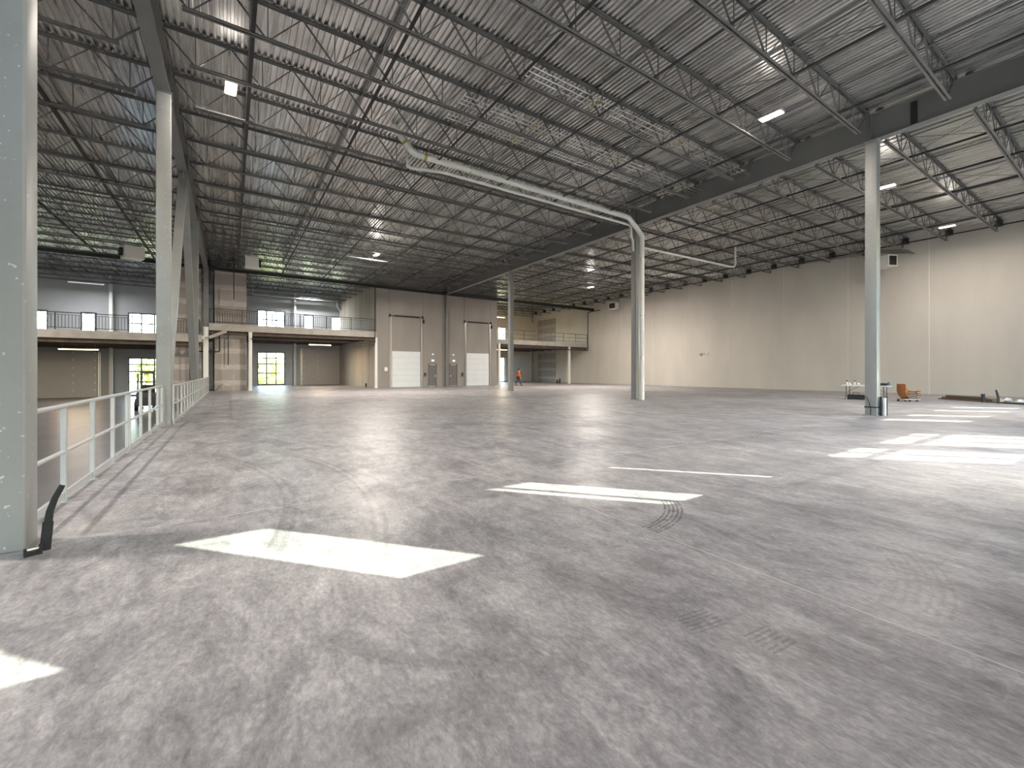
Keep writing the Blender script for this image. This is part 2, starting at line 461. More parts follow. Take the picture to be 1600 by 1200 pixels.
# ------------------------------------------------------------------ walls
# right wall: tall beige panels with white caulked joints
wr = MB().box(XR * H + 0.02, XR * H + 0.30, -2.9, 57, -0.2, 10.8).build('wall_right', 'caulk_white'); struct(wr)
jy = [6.939 + 3.114 * n_ for n_ in range(-4, 11)]
edges = [-2.0] + jy + [39.3]
for a, b in zip(edges[:-1], edges[1:]):
    if b - a > 0.1:
        MB().box(XR * H, XR * H + 0.02, a * H + 0.03, b * H - 0.03, 0.0, 10.75).build('wall_panel', 'beige_panel', wr)
struct(MB().box(XW * H - 0.3, XW * H, -2.9, 57, DROP * H - 0.2, 10.8).build('wall_left', 'grey_wall'))
# drop face of the raised floor with its kerb
struct(MB().box(XE * H - 0.02, XE * H + 0.02, -2.9, YB * H, DROP * H, 0.0).build('trim_1', 'taupe_concrete'))

# window, door builders in wall-local coordinates (x along wall, y out of room, z up)
WN = [0]
def window(frameloc, rotz, x0, x1, z0, z1, cols, rows, yo=0.0, fw=0.11, portal=True, colx=None, rowz=None):
    WN[0] += 1
    X = colx or [x0 + (x1 - x0) * k / cols for k in range(cols + 1)]
    Z = rowz or [z0 + (z1 - z0) * k / rows for k in range(rows + 1)]
    mb = MB()
    mb.box(x0, x0 + fw, yo, yo + 0.1, z0, z1).box(x1 - fw, x1, yo, yo + 0.1, z0, z1).box(x0 + fw, x1 - fw, yo, yo + 0.1, z0, z0 + fw).box(x0 + fw, x1 - fw, yo, yo + 0.1, z1 - fw, z1)
    o = struct(mb.build('window_%d' % WN[0], 'alu_frame', None, frameloc, rotz))
    for xx in X[1:-1]: MB().box(xx - fw / 2, xx + fw / 2, yo + 0.01, yo + 0.09, z0 + fw, z1 - fw).build('mullion', 'alu_frame', o)
    for zz in Z[1:-1]: MB().box(x0 + fw, x1 - fw, yo + 0.015, yo + 0.085, zz - fw / 2, zz + fw / 2).build('transom', 'alu_frame', o)
    for i in range(len(X) - 1):
        for j in range(len(Z) - 1):
            MB().box(X[i] + fw * 0.4, X[i + 1] - fw * 0.4, yo + 0.047, yo + 0.053, Z[j] + fw * 0.4, Z[j + 1] - fw * 0.4).build('pane', 'glass', o)
    if portal:
        ld = bpy.data.lights.new('daylight_portal', 'AREA'); ld.shape = 'RECTANGLE'; ld.size = x1 - x0; ld.size_y = z1 - z0
        ld.cycles.is_portal = True
        lo = bpy.data.objects.new('daylight_portal', ld); C.objects.link(lo)
        R = Matrix.Rotation(rotz, 4, 'Z')
        lo.matrix_world = Matrix.Translation(frameloc) @ R @ Matrix.Translation(((x0 + x1) / 2, yo + (0.13 if portal > 0 else -0.03), (z0 + z1) / 2)) @ Matrix.Rotation(-math.pi / 2 * portal, 4, 'X')
    return o

# back wall with its windows, lower on the sunken side
BL = SK(0, YB)
main_open = [(1.61, 3.43, 0.04, 2.45), (1.61, 3.43, 4.12, 5.50), (4.68, 5.40, 4.17, 5.35), (6.68, 7.45, 4.17, 5.35),
             (20.2, 21.7, 4.12, 5.50), (22.35, 23.30, 3.95, 5.45), (22.45, 23.15, 0.04, 2.45)]
left_open = [(-5.50, -3.52, DROP + 0.04, DROP + 2.45), (-5.50, -3.52, 3.42, 4.75), (-7.68, -6.93, 3.40, 4.62), (-9.85, -9.05, 3.40, 4.62)]
ho = [tuple(v * H for v in q) for q in main_open + left_open]
wb2 = struct(MB().grid_wall(16.0 * H, (XR + 0.1) * H, DROP * H - 0.1, 10.8, 0.0, 0.25, [q for q in ho if q[0] > 16 * H]).build('wall_back_far', 'lit_wall_tone', None, BL, A))  # far stretch of the back wall, its lit look painted in
wb = MB().grid_wall(XW * H, 16.0 * H, DROP * H - 0.1, 10.8, 0.0, 0.25, [q for q in ho if q[0] < 16 * H]).build('wall_back', 'grey_wall', None, BL, A); struct(wb)
for k, q in enumerate(ho):
    small = (q[1] - q[0]) < 1.2
    low = q[2] < 1.0
    if not low: window(BL, A, *q, 1 if small else 3, 1 if small else 2, yo=0.1, portal=1)
    elif small: window(BL, A, *q, 1, 1, yo=0.1, fw=0.09, portal=1)
    else: window(BL, A, *q, 3, 4, yo=0.1, portal=1, rowz=[q[2], q[2] + 0.36 * (q[3] - q[2]), q[2] + 0.64 * (q[3] - q[2]), q[2] + 0.82 * (q[3] - q[2]), q[3]])

# wall behind the camera: the windows that throw the sunlight on the floor
RL = SK(0, YR)
rear_up = [(2.27, 2.84), (3.90, 4.48), (6.00, 6.57), (7.53, 7.68), (15.59, 16.17), (17.29, 17.85), (19.40, 20.0), (21.2, 21.8), (-6.3, -4.4), (-9.0, -8.3)]
rear = [(a, b, 4.12, 5.50) for a, b in rear_up] + [(9.24, 10.47, 2.75, 4.43), (10.95, 12.87, 2.75, 4.43)]
rear += [(7.0, 8.6, 0.1, 2.45), (17.0, 19.6, 0.1, 2.45), (-5.6, -3.6, DROP + 0.05, DROP + 2.45), (-10.5, -8.5, DROP + 0.05, DROP + 2.45)]
rh = [tuple(v * H for v in q) for q in rear]
struct(MB().grid_wall(XW * H, (XR + 0.1) * H, DROP * H - 0.1, 10.8, -0.12, 0.0, rh).build('wall_rear', 'grey_wall', None, RL, A))
for k, q in enumerate(rh):
    a, b, c, d = q
    if 2.5 * H < d < 4.5 * H:
        colx = [a, 9.84 * H, b] if k == len(rear_up) else [a, 11.63 * H, 12.32 * H, b]
        window(RL, A, *q, 1, 1, yo=-0.11, fw=0.11, portal=-1, colx=colx, rowz=[c, 3.97 * H, d])
    elif k == 2: window(RL, A, *q, 1, 1, yo=-0.11, fw=0.04, portal=-1, colx=[a, 6.19 * H, b])
    else: window(RL, A, *q, 1, 1, yo=-0.11, fw=0.02 if b - a < 0.3 else 0.04, portal=-1)

# dock wall block
BX0, BX1, YF = 7.70, 16.72, 27.80
FL = SK(0, YF)
d1 = (8.72, 10.64, 0, 2.33); d2 = (14.12, 15.98, 0, 2.33)
m1 = (11.20, 11.84, 0, 1.57); m2 = (12.78, 13.42, 0, 1.57)
wd = MB().grid_wall(BX0 * H, BX1 * H, 0, 10.3, 0.06, 0.30, [tuple(v * H for v in q) for q in (m1, m2)]).build('wall_dock', 'joint_filler', None, FL, A); struct(wd)
for a, b in ((BX0, 8.52), (8.54, 10.80), (10.82, 12.38), (12.42, 13.95), (13.97, 16.12), (16.14, BX1)):
    holes = [tuple(v * H for v in q) for q in (m1, m2) if a < q[0] < b]
    MB().grid_wall(a * H, b * H, 0, 10.3, 0.0, 0.06, holes).build('wall_panel', 'taupe_concrete', wd)
ws = MB().box(BX0 * H + 0.05, BX0 * H + 0.3, 0.3, (YB - YF) * H, 0, 10.3).build('wall_dock_side', 'joint_filler', None, FL, A); struct(ws)
k = 0.0
while k < 9.0:
    MB().box(BX0 * H, BX0 * H + 0.05, (k + 0.015) * H, (min(k + 1.5, 9.1) - 0.015) * H, 0, 10.2).build('wall_panel', 'pale_concrete', ws); k += 1.5
ws2 = MB().box(BX1 * H - 0.3, BX1 * H, 0.3, (YB - YF) * H, 0, 10.3).build('wall_dock_far_side', 'pale_concrete', None, FL, A); struct(ws2)

DN = [0]
def sectional_door(loc, rotz, x0, x1, z0, z1, nsec, trackh, mtl, hinges=()):
    DN[0] += 1
    o = struct(MB().box(x0 + 0.03, x1 - 0.03, 0.0, 0.015, z0 + 0.02, z1 - 0.02).build('door_%d' % DN[0], mtl, None, loc, rotz))
    hs = (z1 - z0) / nsec
    for k in range(nsec):
        s = MB().box(x0, x1, -0.05, 0.0, z0 + k * hs + 0.006, z0 + (k + 1) * hs - 0.006).build('door_section', mtl, o)
    for hx in hinges:
        for k in range(nsec):
            MB().box(x0 + hx * (x1 - x0) - 0.05, x0 + hx * (x1 - x0) + 0.05, -0.075, -0.05, z0 + (k + 1) * hs - 0.10, z0 + (k + 1) * hs + 0.05).build('hinge', 'table_white', o)
    for s, xx in ((-1, x0), (1, x1)):
        MB().box(xx + s * 0.10 - 0.03, xx + s * 0.10 + 0.03, -0.10, 0.0, z0, trackh).build('track', 'galvanised', o)
        MB().box(xx + s * 0.20 - 0.02, xx + s * 0.20 + 0.02, -0.03, 0.0, z0, trackh - 0.05).build('jamb_angle', 'galvanised', o)
    if trackh - z1 > 1:
        MB().tube((x0 - 0.3, -0.12, trackh), (x1 + 0.3, -0.12, trackh), 0.025).build('torsion_shaft', 'black_steel', o)
        MB().tube((x0 + 0.2, -0.12, trackh), (x1 - 0.2, -0.12, trackh), 0.06).build('torsion_spring', 'black_steel', o)
        for xx in (x0 - 0.22, x1 + 0.22):
            MB().box(xx - 0.05, xx + 0.05, -0.2, -0.02, trackh - 0.12, trackh + 0.12).build('bearing_plate', 'black_steel', o)
        MB().box(x1 + 0.26, x1 + 0.36, -0.22, -0.02, trackh - 0.55, trackh - 0.2).build('hoist', 'unit_black', o)
    MB().box(x0, x1, -0.055, -0.005, z0 - 0.0, z0 + 0.02).build('bottom_seal', 'black_rubber', o)
    return o
S_ = lambda q: tuple(v * H for v in q)
sectional_door(FL, A, *S_(d1), 6, 4.60 * H, 'white_door')
sectional_door(FL, A, *S_(d2), 6, 4.55 * H, 'white_door')
sectional_door(BL, A, *S_((4.62, 7.58, 0.0, 2.74)), 6, 2.80 * H, 'door_shaded', hinges=(0.02, 0.36, 0.98))
sectional_door(BL, A, *S_((-9.85, -6.92, DROP, DROP + 2.74)), 6, (DROP + 2.80) * H, 'door_shaded', hinges=(0.02, 0.64, 0.97))
sectional_door(BL, A, *S_((23.75, 26.45, 0.0, 2.74)), 8, 2.80 * H, 'white_door', hinges=(0.35, 0.65))
def man_door(q, hx):
    DN[0] += 1; x0, x1, z0, z1 = S_(q)
    o = struct(MB().box(x0, x0 + 0.05, -0.02, 0.12, z0, z1).box(x1 - 0.05, x1, -0.02, 0.12, z0, z1).box(x0 + 0.05, x1 - 0.05, -0.02, 0.12, z1 - 0.05, z1).build('door_%d' % DN[0], 'grey_door', None, FL, A))
    leaf = MB().box(x0 + 0.05, x1 - 0.05, 0.02, 0.065, z0 + 0.01, z1 - 0.05).build('door_leaf', 'grey_door', o)
    MB().box(x0 + 0.2, x1 - 0.2, -0.05, 0.02, z1 - 0.16, z1 - 0.09).build('door_closer', 'galvanised', leaf)
    MB().box(x0 + 0.08, x1 - 0.08, 0.005, 0.02, z0 + 0.03, z0 + 0.09).build('kick_plate', 'galvanised', leaf)
    hxx = x1 - 0.13 if hx > 0 else x0 + 0.13
    MB().box(hxx - 0.04, hxx + 0.04, 0.0, 0.02, 0.95, 1.15).tube((hxx, -0.05, 1.05), (hxx - 0.11 * hx, -0.05, 1.05), 0.012).tube((hxx, 0, 1.05), (hxx, -0.055, 1.05), 0.012).build('handle', 'galvanised', leaf)
man_door(m1, 1); man_door(m2, -1)

# ------------------------------------------------------------------ steel columns
CWM = CW * H
def column(x, yp, ztop, label, zbot=0.0, mtl='column_paint', wd=CWM, group=None, name='steel_column', plate=True):
    t = thing(name, label, 'column', SK(x, yp, zbot), A, group)
    hgt = (ztop - zbot) * H
    MB().prism(rsq(wd, 0.022), 'z', 0.02 if plate else 0.0, hgt - (0.02 if plate else 0)).build('shaft', mtl, t, smooth=True)
    if plate:
        MB().box(-wd * 0.62, wd * 0.62, -wd * 0.62, wd * 0.62, 0, 0.02).build('base_plate', mtl, t)
        MB().box(-wd * 0.6, wd * 0.6, -wd * 0.6, wd * 0.6, hgt - 0.02, hgt).build('cap_plate', mtl, t)
    return t
column(XL, GY[0], ZB, 'wide pale grey steel column filling the left edge, nearest the camera', name='steel_column')
column(XL, GY[1], ZB, 'pale grey steel column between the two lengths of white floor railing')
column(XL, GY[2], ZB, 'grey steel column behind the inverted-V brace at left')
column(XL, GY[3], 3.3, 'pale lower column under the corner of the main mezzanine', mtl='white_paint', name='mezzanine_column')
t = column(XL, GY[3] + 0.05, ZB, 'dark upper column standing on the mezzanine corner column', zbot=3.3, mtl='girder_paint')
column(XM, GY[0], ZB, 'tall grey steel column beside the folding table and the sun patches')
column(XM, GY[1], ZB, 'dark grey steel column with the white drain pipes running down it')
column(XM, GY[2], ZB, 'thin grey steel column next to the walking person in orange')
column(XM, GY[3] + 0.02, ZB - 0.05, 'dark column in the middle of the dock wall between the two grey doors', mtl='girder_paint', wd=0.22)
column(0.88, 27.6, 3.13, 'white column at the open bay side of the taped drywall shaft', mtl='white_paint', wd=0.24, name='mezzanine_column')
column(7.62, 27.55, 3.13, 'white column at the left corner of the dock wall', mtl='white_paint', wd=0.22, name='mezzanine_column')
column(16.85, 27.75, 3.13, 'white column at the right corner of the dock wall', mtl='white_paint', wd=0.22, name='mezzanine_column')
column(24.4, 28.45, 3.13, 'white column under the far right mezzanine near the beige wall', mtl='white_paint', wd=0.26, name='mezzanine_column')
column(4.05, 36.6, ZD - 0.1, 'white column by the back wall between tall window and overhead door', mtl='white_paint', wd=0.2, name='back_wall_column')
column(-6.22, 36.5, ZD - 0.1, 'white column by the back wall in the sunken left bay', zbot=DROP, mtl='white_paint', wd=0.25, name='back_wall_column')
# chevron brace
ap = SK(XL, 15.0, ZB)
bt = thing('chevron_brace', 'inverted-V steel brace under the left girder behind the railing', 'brace', SK(XL, 15.0, 0), A)
inv = Matrix.Rotation(-A, 3, 'Z')
for yp in (GY[1] + 0.17, GY[2] - 0.17):
    p = inv @ (SK(XL, yp, 0.35) - SK(XL, 15.0, 0)); q = inv @ (SK(XL, 15.0 + (0.12 if yp > 15 else -0.12), ZB - 0.02) - SK(XL, 15.0, 0))
    MB().bar(p, q, 0.26, 0.26, up=(1, 0, 0)).build('brace_leg', 'column_paint', bt)
MB().box(-0.02, 0.02, -0.5, 0.5, ZB * H - 0.45, ZB * H).build('gusset', 'column_paint', bt)

# ------------------------------------------------------------------ girders
def girder(name, label, p, q, zb, dep, fw, mtl, cat='beam', stiff=()):
    d = q - p; L = d.length; rz = math.atan2(d.y, d.x)
    t = thing(name, label, cat, (p.x, p.y, zb), rz)
    MB().box(0, L, -0.009, 0.009, 0.022, dep - 0.022).build('web', mtl, t)
    MB().box(0, L, -fw / 2, fw / 2, 0, 0.022).build('bottom_flange', mtl, t)
    MB().box(0, L, -fw / 2, fw / 2, dep - 0.022, dep).build('top_flange', mtl, t)
    for s in stiff:
        MB().box(s - 0.008, s + 0.008, -fw / 2 + 0.01, fw / 2 - 0.01, 0.022, dep - 0.022).build('stiffener', mtl, t)
    return t
GD = (ZD - 0.085 - ZB) * H
y0 = -1.65
gl = girder('roof_girder', 'long grey roof girder over the left column row and brace', SK(XL, y0), SK(XL, 36.8), ZB * H, GD, 0.30, 'girder_paint', stiff=[(g - y0) * H for g in GY] + [(15.0 - y0) * H])
gm = girder('roof_girder', 'big grey roof girder on the middle columns crossing the ceiling to the right', SK(XM, y0), SK(XM, 36.8), ZB * H, GD, 0.30, 'girder_paint', stiff=[(g - y0) * H for g in GY])
MB().box((2.95 - y0) * H - 0.08, (2.95 - y0) * H + 0.08, -0.03, 0.045, 0.10, GD - 0.1).build('splice_plate', 'unit_black', gm)
girder('cross_beam', 'black cross beam above the mezzanine edges and the dock wall', SK(XL + 0.12, GY[3] - 0.05), SK(XR - 0.02, GY[3] - 0.05), 6.24 * H, 0.33, 0.22, 'black_steel')
girder('cross_beam', 'black cross beam above the sunken left bay', SK(XW + 0.1, GY[3] - 0.05), SK(XL - 0.12, GY[3] - 0.05), 6.24 * H, 0.33, 0.22, 'black_steel')

# ------------------------------------------------------------------ open-web joists
ZJB = 6.39
def joist_proto(L, dep, near, dark_seat=False):
    t = bpy.data.objects.new('roof_joist', None); C.objects.link(t); t.empty_display_size = 0.1
    e = 0.80; n_ = round((L - 2 * e) / 1.56); p = (L - 2 * e) / n_
    def chord(x0, x1, z, up):
        mb = MB()
        for s in (-1, 1):
            mb.box(x0, x1, s * 0.018, s * 0.078, z - (0.010 if up else 0), z + (0 if up else 0.010))
            mb.box(x0, x1, s * 0.018, s * 0.026, z - (0.07 if up else 0), z + (0 if up else 0.07))
        return mb
    chord(0, L, 0, True).build('top_chord', 'joist_paint', t)
    chord(e - 0.12, L - e + 0.12, -dep, False).build('bottom_chord', 'joist_paint', t)
    for x0, x1 in ((0.05, e), (L - 0.05, L - e)):
        MB().bar((x0, 0, -0.03), (x1, 0, -dep + 0.02), 0.035, 0.035).build('end_diagonal', 'joist_paint', t)
    for x0 in (0.0, L - 0.14):
        MB().box(x0, x0 + 0.14, -0.08, 0.08, -0.11, -0.012).build('bearing_seat', 'joist_paint', t)
    if dark_seat:
        MB().box(L - 0.30, L, -0.16, 0.16, -0.46, -0.10).build('wall_bracket', 'unit_black', t)
    bars = []
    for i in range(n_ + 1):
        x = e + i * p
        bars.append(((x, 0, -dep + 0.03), (x, 0, -0.03), 0.022))
        if i < n_: bars.append(((x + p / 2, 0, -0.03), (x + p - 0.03, 0, -dep + 0.03), 0.036)); bars.append(((x + 0.03, 0, -dep + 0.03), (x + p / 2, 0, -0.03), 0.024))
    if near:
        cache = {}
        for a, b, r in bars:
            key = (round(b[0] - a[0], 3), r)
            if key not in cache: cache[key] = MB().bar((0, 0, a[2]), (b[0] - a[0], 0, b[2]), r, r, up=(0, 1, 0)).mesh('web_bar', 'joist_paint')
            inst('web_bar', cache[key], t, (a[0], 0, 0))
    else:
        mb = MB()
        for a, b, r in bars: mb.bar(a, b, r, r, up=(0, 1, 0))
        mb.build('web', 'joist_paint', t)
    return t
SP = 1.48
bays = {
 'mid': dict(x0=XL, x1=XM, z0=ZD, z1=ZD, first=0.84, name='between the two big girders', first_n=-2),
 'right': dict(x0=XM, x1=XR, z0=ZD, z1=ZDR, first=0.62, name='in the bay along the beige wall', first_n=-2),
 'left': dict(x0=XW, x1=XL, z0=ZD, z1=ZD, first=8.24, name='over the sunken left bay', first_n=3)}
for bn, B in bays.items():
    L = (B['x1'] - B['x0']) * H / math.cos(A)
    if bn == 'right': L -= 0.02
    dep = (ZD - 0.012 - ZJB) * H
    pn = joist_proto(L, dep, True, bn == 'right'); pf = joist_proto(L, dep, False, bn == 'right')
    un, uf = False, False
    yp = B['first']; idx = 0
    while yp < 36.6:
        idx += 1
        near = yp < 14.5
        if near: j = copy_tree(pn) if un else pn; un = True
        else: j = copy_tree(pf) if uf else pf; uf = True
        j.location = SK(B['x0'], yp, B['z0']) - Vector((0, 0, 0.012))
        j.rotation_euler = (0, -math.atan2((B['z1'] - B['z0']), B['x1'] - B['x0']), A)
        if idx <= 14: lab = 'open-web roof joist %s, %s from the camera end' % (B['name'], ORD[idx])
        else: lab = 'open-web roof joist %s, %s from the camera end' % (B['name'], ORD[idx] if idx < 21 else 'twenty-' + ORD[idx - 20])
        tag(j, lab, 'joist', 'open-web roof joists')
        yp += SP
    # bridging lines tying the bottom and top chords
    xx = {'mid': [0.30 + 2.09 * k for k in range(6)], 'right': [14.6 + 2.08 * k for k in range(6)], 'left': [-3.1 - 2.1 * k for k in range(5)]}[bn]
    for k, x in enumerate(xx):
        sl = (B['z1'] - B['z0']) / (B['x1'] - B['x0'])
        dz = sl * (x - B['x0'])
        p = SK(x, max(B['first'] - 0.3, 1.0), ZJB + dz); q = SK(x, 27.35, ZJB + dz)
        g = thing('joist_bridging', 'black bridging line %s, %s from the left' % (B['name'], ORD[k + 1] if bn != 'left' else ORD[5 - k]), 'bridging', p, math.atan2(q.y - p.y, q.x - p.x), 'joist bridging lines')
        Lb = (q - p).length
        MB().box(0, Lb, -0.045, 0.045, 0.012, 0.02).box(0, Lb, -0.045, -0.038, 0.02, 0.09).build('bottom_angle', 'bridging_black', g)
        MB().box(0, Lb, -0.025, 0.025, (ZD - ZJB) * H - 0.10, (ZD - ZJB) * H - 0.094).box(0, Lb, -0.025, -0.019, (ZD - ZJB) * H - 0.094, (ZD - ZJB) * H - 0.05).build('top_angle', 'joist_paint', g)
        if bn != 'left' and k % 2 == 0:
            y = B['first'] - 0 + 0.0; s0 = (y - max(B['first'] - 0.3, 1.0)) * H
            mb = MB(); D = (ZD - ZJB) * H - 0.09
            for c_ in range(7):
                mb.bar((s0 + c_ * SP * H, 0.03, 0.03), (s0 + (c_ + 1) * SP * H, 0.03, D), 0.016).bar((s0 + c_ * SP * H, 0.05, D), (s0 + (c_ + 1) * SP * H, 0.05, 0.03), 0.016)
            mb.build('cross_bridging', 'joist_paint', g)

# ------------------------------------------------------------------ railings at the floor edge
def railing(label, x, ya, yb, posts, panel=None):
    o = SK(x, ya); t = thing('floor_railing', label, 'railing', o, 0.0)
    L = (yb - ya) * H; hr = 1.07
    pm = MB().prism(rsq(0.05, 0.008, 2), 'z', 0.0, hr - 0.02).mesh('post', 'rail_paint')
    fm = MB().box(-0.06, 0.06, -0.06, 0.06, 0, 0.008).mesh('foot_plate', 'rail_paint')
    for yp in posts:
        po = inst('post', pm, t, (0, (yp - ya) * H, 0)); inst('foot_plate', fm, po)
    MB().tube((0, 0, hr), (0, L, hr), 0.026, 12).build('top_rail', 'rail_paint', t, smooth=True)
    MB().tube((0, 0, 0.56), (0, L, 0.56), 0.022, 12).build('mid_rail', 'rail_paint', t, smooth=True)
    MB().box(-0.012, 0.012, 0, L, 0.03, 0.11).build('toe_plate', 'rail_paint', t)
    if panel:
        MB().box(-0.006, 0.006, (panel[0] - ya) * H, (panel[1] - ya) * H, 0.12, hr - 0.04).build('infill_panel', 'column_paint', t)
    return t
YK = lambda y, x: y - SKEW * x
railing('near white pipe railing between the camera-side column and the second column', -1.09, 3.9, 10.6, [4.8, 5.64, 6.48, 7.27, 7.40, 8.27, 9.11, 9.98, 10.56])
railing('far white pipe railing running past the brace to the mezzanine corner', -0.935, 10.72, 27.35, [10.74 + 0.84 * k for k in range(20)], panel=(18.6, 27.2))

# ------------------------------------------------------------------ mezzanines
def mezz(label, x0, x1, yf, ztop, under):
    o = SK(0, yf, ztop); t = thing('mezzanine_floor', label, 'mezzanine', o, A)
    L0, L1 = x0 * H, x1 * H; dp = (YB - yf) * H - 0.02
    MB().box(L0, L1, 0.20, dp, -0.16, 0.0).build('slab', 'mezz_concrete', t)
    MB().box(L0, L1, 0.0, 0.20, -0.52, 0.0).build('edge_beam', 'mezz_concrete', t)
    n_ = int((dp - 1.0) / 1.5)
    for k in range(n_ + 1):
        y = 0.9 + k * (dp - 1.2) / max(1, n_)
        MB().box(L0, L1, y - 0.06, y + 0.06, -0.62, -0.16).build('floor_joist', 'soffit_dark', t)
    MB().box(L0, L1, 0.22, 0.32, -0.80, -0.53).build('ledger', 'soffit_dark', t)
    return t
MZ, ML = 3.49, 2.86
mezz('concrete mezzanine floor left of the dock wall above the tall window', XLF + 0.02, BX0 - 0.04, 27.5, MZ, 0)
mezz('concrete mezzanine floor over the sunken left bay', XW + 0.05, XL - CW / 2 - 0.02, 27.3, ML, 0)
mezz('concrete mezzanine floor right of the dock wall by the beige wall', BX1 + 0.04, XR - 0.05, 28.3, MZ, 0)
def mrail(label, x0, x1, yf, ztop, balusters):
    o = SK(x0, yf + 0.06, ztop); t = thing('mezzanine_railing', label, 'railing', o, A)
    L = (x1 - x0) * H / math.cos(A)
    for nm, z, r in (('top_rail', 1.10, 0.025), ('upper_rail', 0.96, 0.014), ('bottom_rail', 0.14, 0.018)) if balusters else (('top_rail', 1.10, 0.03), ('mid_rail', 0.62, 0.025), ('bottom_rail', 0.2, 0.025)):
        MB().tube((0, 0, z), (L, 0, z), r, 8).build(nm, 'unit_black' if balusters else 'joist_paint', t)
    n_ = max(2, round(L / 1.9)); pm = MB().box(-0.025, 0.025, -0.025, 0.025, 0, 1.10).mesh('post', 'unit_black' if balusters else 'joist_paint')
    for k in range(n_ + 1): inst('post', pm, t, (L * k / n_ * 0.996 + 0.02, 0, 0))
    if balusters:
        mb = MB(); x = 0.14
        while x < L: mb.box(x - 0.013, x + 0.013, -0.013, 0.013, 0.14, 0.96); x += 0.16
        tag(mb.build('baluster_row', 'unit_black', t), kind='stuff')
mrail('dark balustrade on the mezzanine left of the dock wall', XLF + 0.05, BX0 - 0.15, 27.5, MZ, True)
mrail('dark balustrade on the mezzanine over the sunken left bay', XW + 0.2, XL - CW, 27.3, ML, True)
mrail('open three-bar railing on the mezzanine right of the dock wall', BX1 + 0.1, XR - 0.1, 28.3, MZ, False)
# taped drywall shafts
struct(MB().box(-0.72 * H, 0.72 * H, 0, 6.5, 0, 9.25).build('wall_shaft', 'drywall', None, SK(0, 28.05), A))
struct(MB().box(-2.75 * H, -1.3 * H, 0, 6.5, DROP * H, 9.25).build('wall_shaft_lower', 'drywall', None, SK(0, 28.3), A))
struct(MB().box(XR * H - 0.06, XR * H - 0.0, 0, 2.9 * H, 0, 3.1 * H).box(XR * H - 0.06, XR * H - 0.0, 0, 2.9 * H, MZ * H, 9.0).build('wall_shaft_far', 'drywall', None, (0, 34.2 * H, 0), 0))
# kicker brace under mezzanine corner
kb = SK(XLF + 0.02, 27.45, 2.75)
MB().bar((0, 0, 0), ((0.75 * H), 0, 0.36 * H), 0.2, 0.22).build('corner_brace', 'mezz_concrete', None, kb, A)
tag(bpy.data.objects['corner_brace'], 'pale slanted corner brace under the mezzanine beside the drywall shaft', 'brace')

# black sprinkler pipes
def pipe_thing(name, label, cat, pts, r, mtl, n=10, fit=(), fr=1.25, fm=None):
    b = Vector(pts[0]); t = thing(name, label, cat, b)
    MB().path([Vector(p) - b for p in pts], r, n).build('pipe', mtl, t, smooth=True)
    for p, q in fit:
        MB().tube(Vector(p) - b, Vector(q) - b, r * fr, n).build('coupling', fm or mtl, t, smooth=True)
    return t
pipe_thing('sprinkler_pipe', 'black pipe dropping beside the dock wall and under the left mezzanine edge', 'pipe',
           [SK(7.50, 27.35, 6.2), SK(7.50, 27.35, 2.82), SK(7.42, 27.35, 2.74), SK(0.9, 27.35, 2.76)], 0.045, 'black_steel')
pipe_thing('sprinkler_pipe', 'black pipe looping under the far right mezzanine and up the beige wall', 'pipe',
           [SK(17.1, 28.1, 2.86), SK(26.2, 28.1, 2.86), SK(26.28, 28.1, 2.94), SK(26.28, 28.1, 6.1), SK(26.28, 27.9, 6.2), SK(26.28, 26.6, 6.2)], 0.055, 'black_steel')
pipe_thing('sprinkler_drop', 'black pipe hanging under the mezzanine before the drywall shaft', 'pipe', [SK(-0.12, 27.85, 3.39), SK(-0.12, 27.85, 1.36)], 0.035, 'black_steel')
pipe_thing('sprinkler_drop', 'black pipe hanging above the mezzanine before the drywall shaft', 'pipe', [SK(0.13, 27.3, 7.0), SK(0.13, 27.3, 4.75)], 0.035, 'black_steel')
pipe_thing('sprinkler_drop', 'black pipe hanging above the far right mezzanine', 'pipe', [SK(21.6, 30.0, 7.18), SK(21.6, 30.0, 5.15)], 0.04, 'black_steel')
pipe_thing('sprinkler_drop', 'black pipe hanging under the far right mezzanine', 'pipe', [SK(21.2, 29.4, 3.39), SK(21.2, 29.4, 1.75)], 0.04, 'black_steel')
pipe_thing('sprinkler_drop', 'black vertical pipe in the sunken bay seen beside the second left column', 'pipe', [SK(-1.75, 27.9, 2.76), SK(-1.75, 27.9, 0.6)], 0.04, 'black_steel')
pipe_thing('sprinkler_pipe', 'black pipe stub crossing behind the mezzanine corner column', 'pipe', [SK(-1.7, 27.85, 2.05), SK(-0.55, 27.85, 2.05), SK(-0.5, 27.85, 2.12), SK(-0.5, 27.85, 3.39)], 0.05, 'black_steel')
pipe_thing('downpipe', 'white downpipe in the back corner above the left mezzanine', 'pipe', [SK(7.05, 36.6, 6.5), SK(7.05, 36.6, 6.2), SK(7.35, 36.6, 5.7), SK(7.35, 36.6, MZ)], 0.11, 'pvc_white')
pipe_thing('sprinkler_main', 'thin pale pipe under the ceiling of the left mezzanine', 'pipe', [SK(1.3, 35.6, 6.97), SK(1.3, 35.6, 6.38), SK(1.34, 35.6, 6.35), SK(6.9, 35.6, 6.35)], 0.05, 'pvc_white')

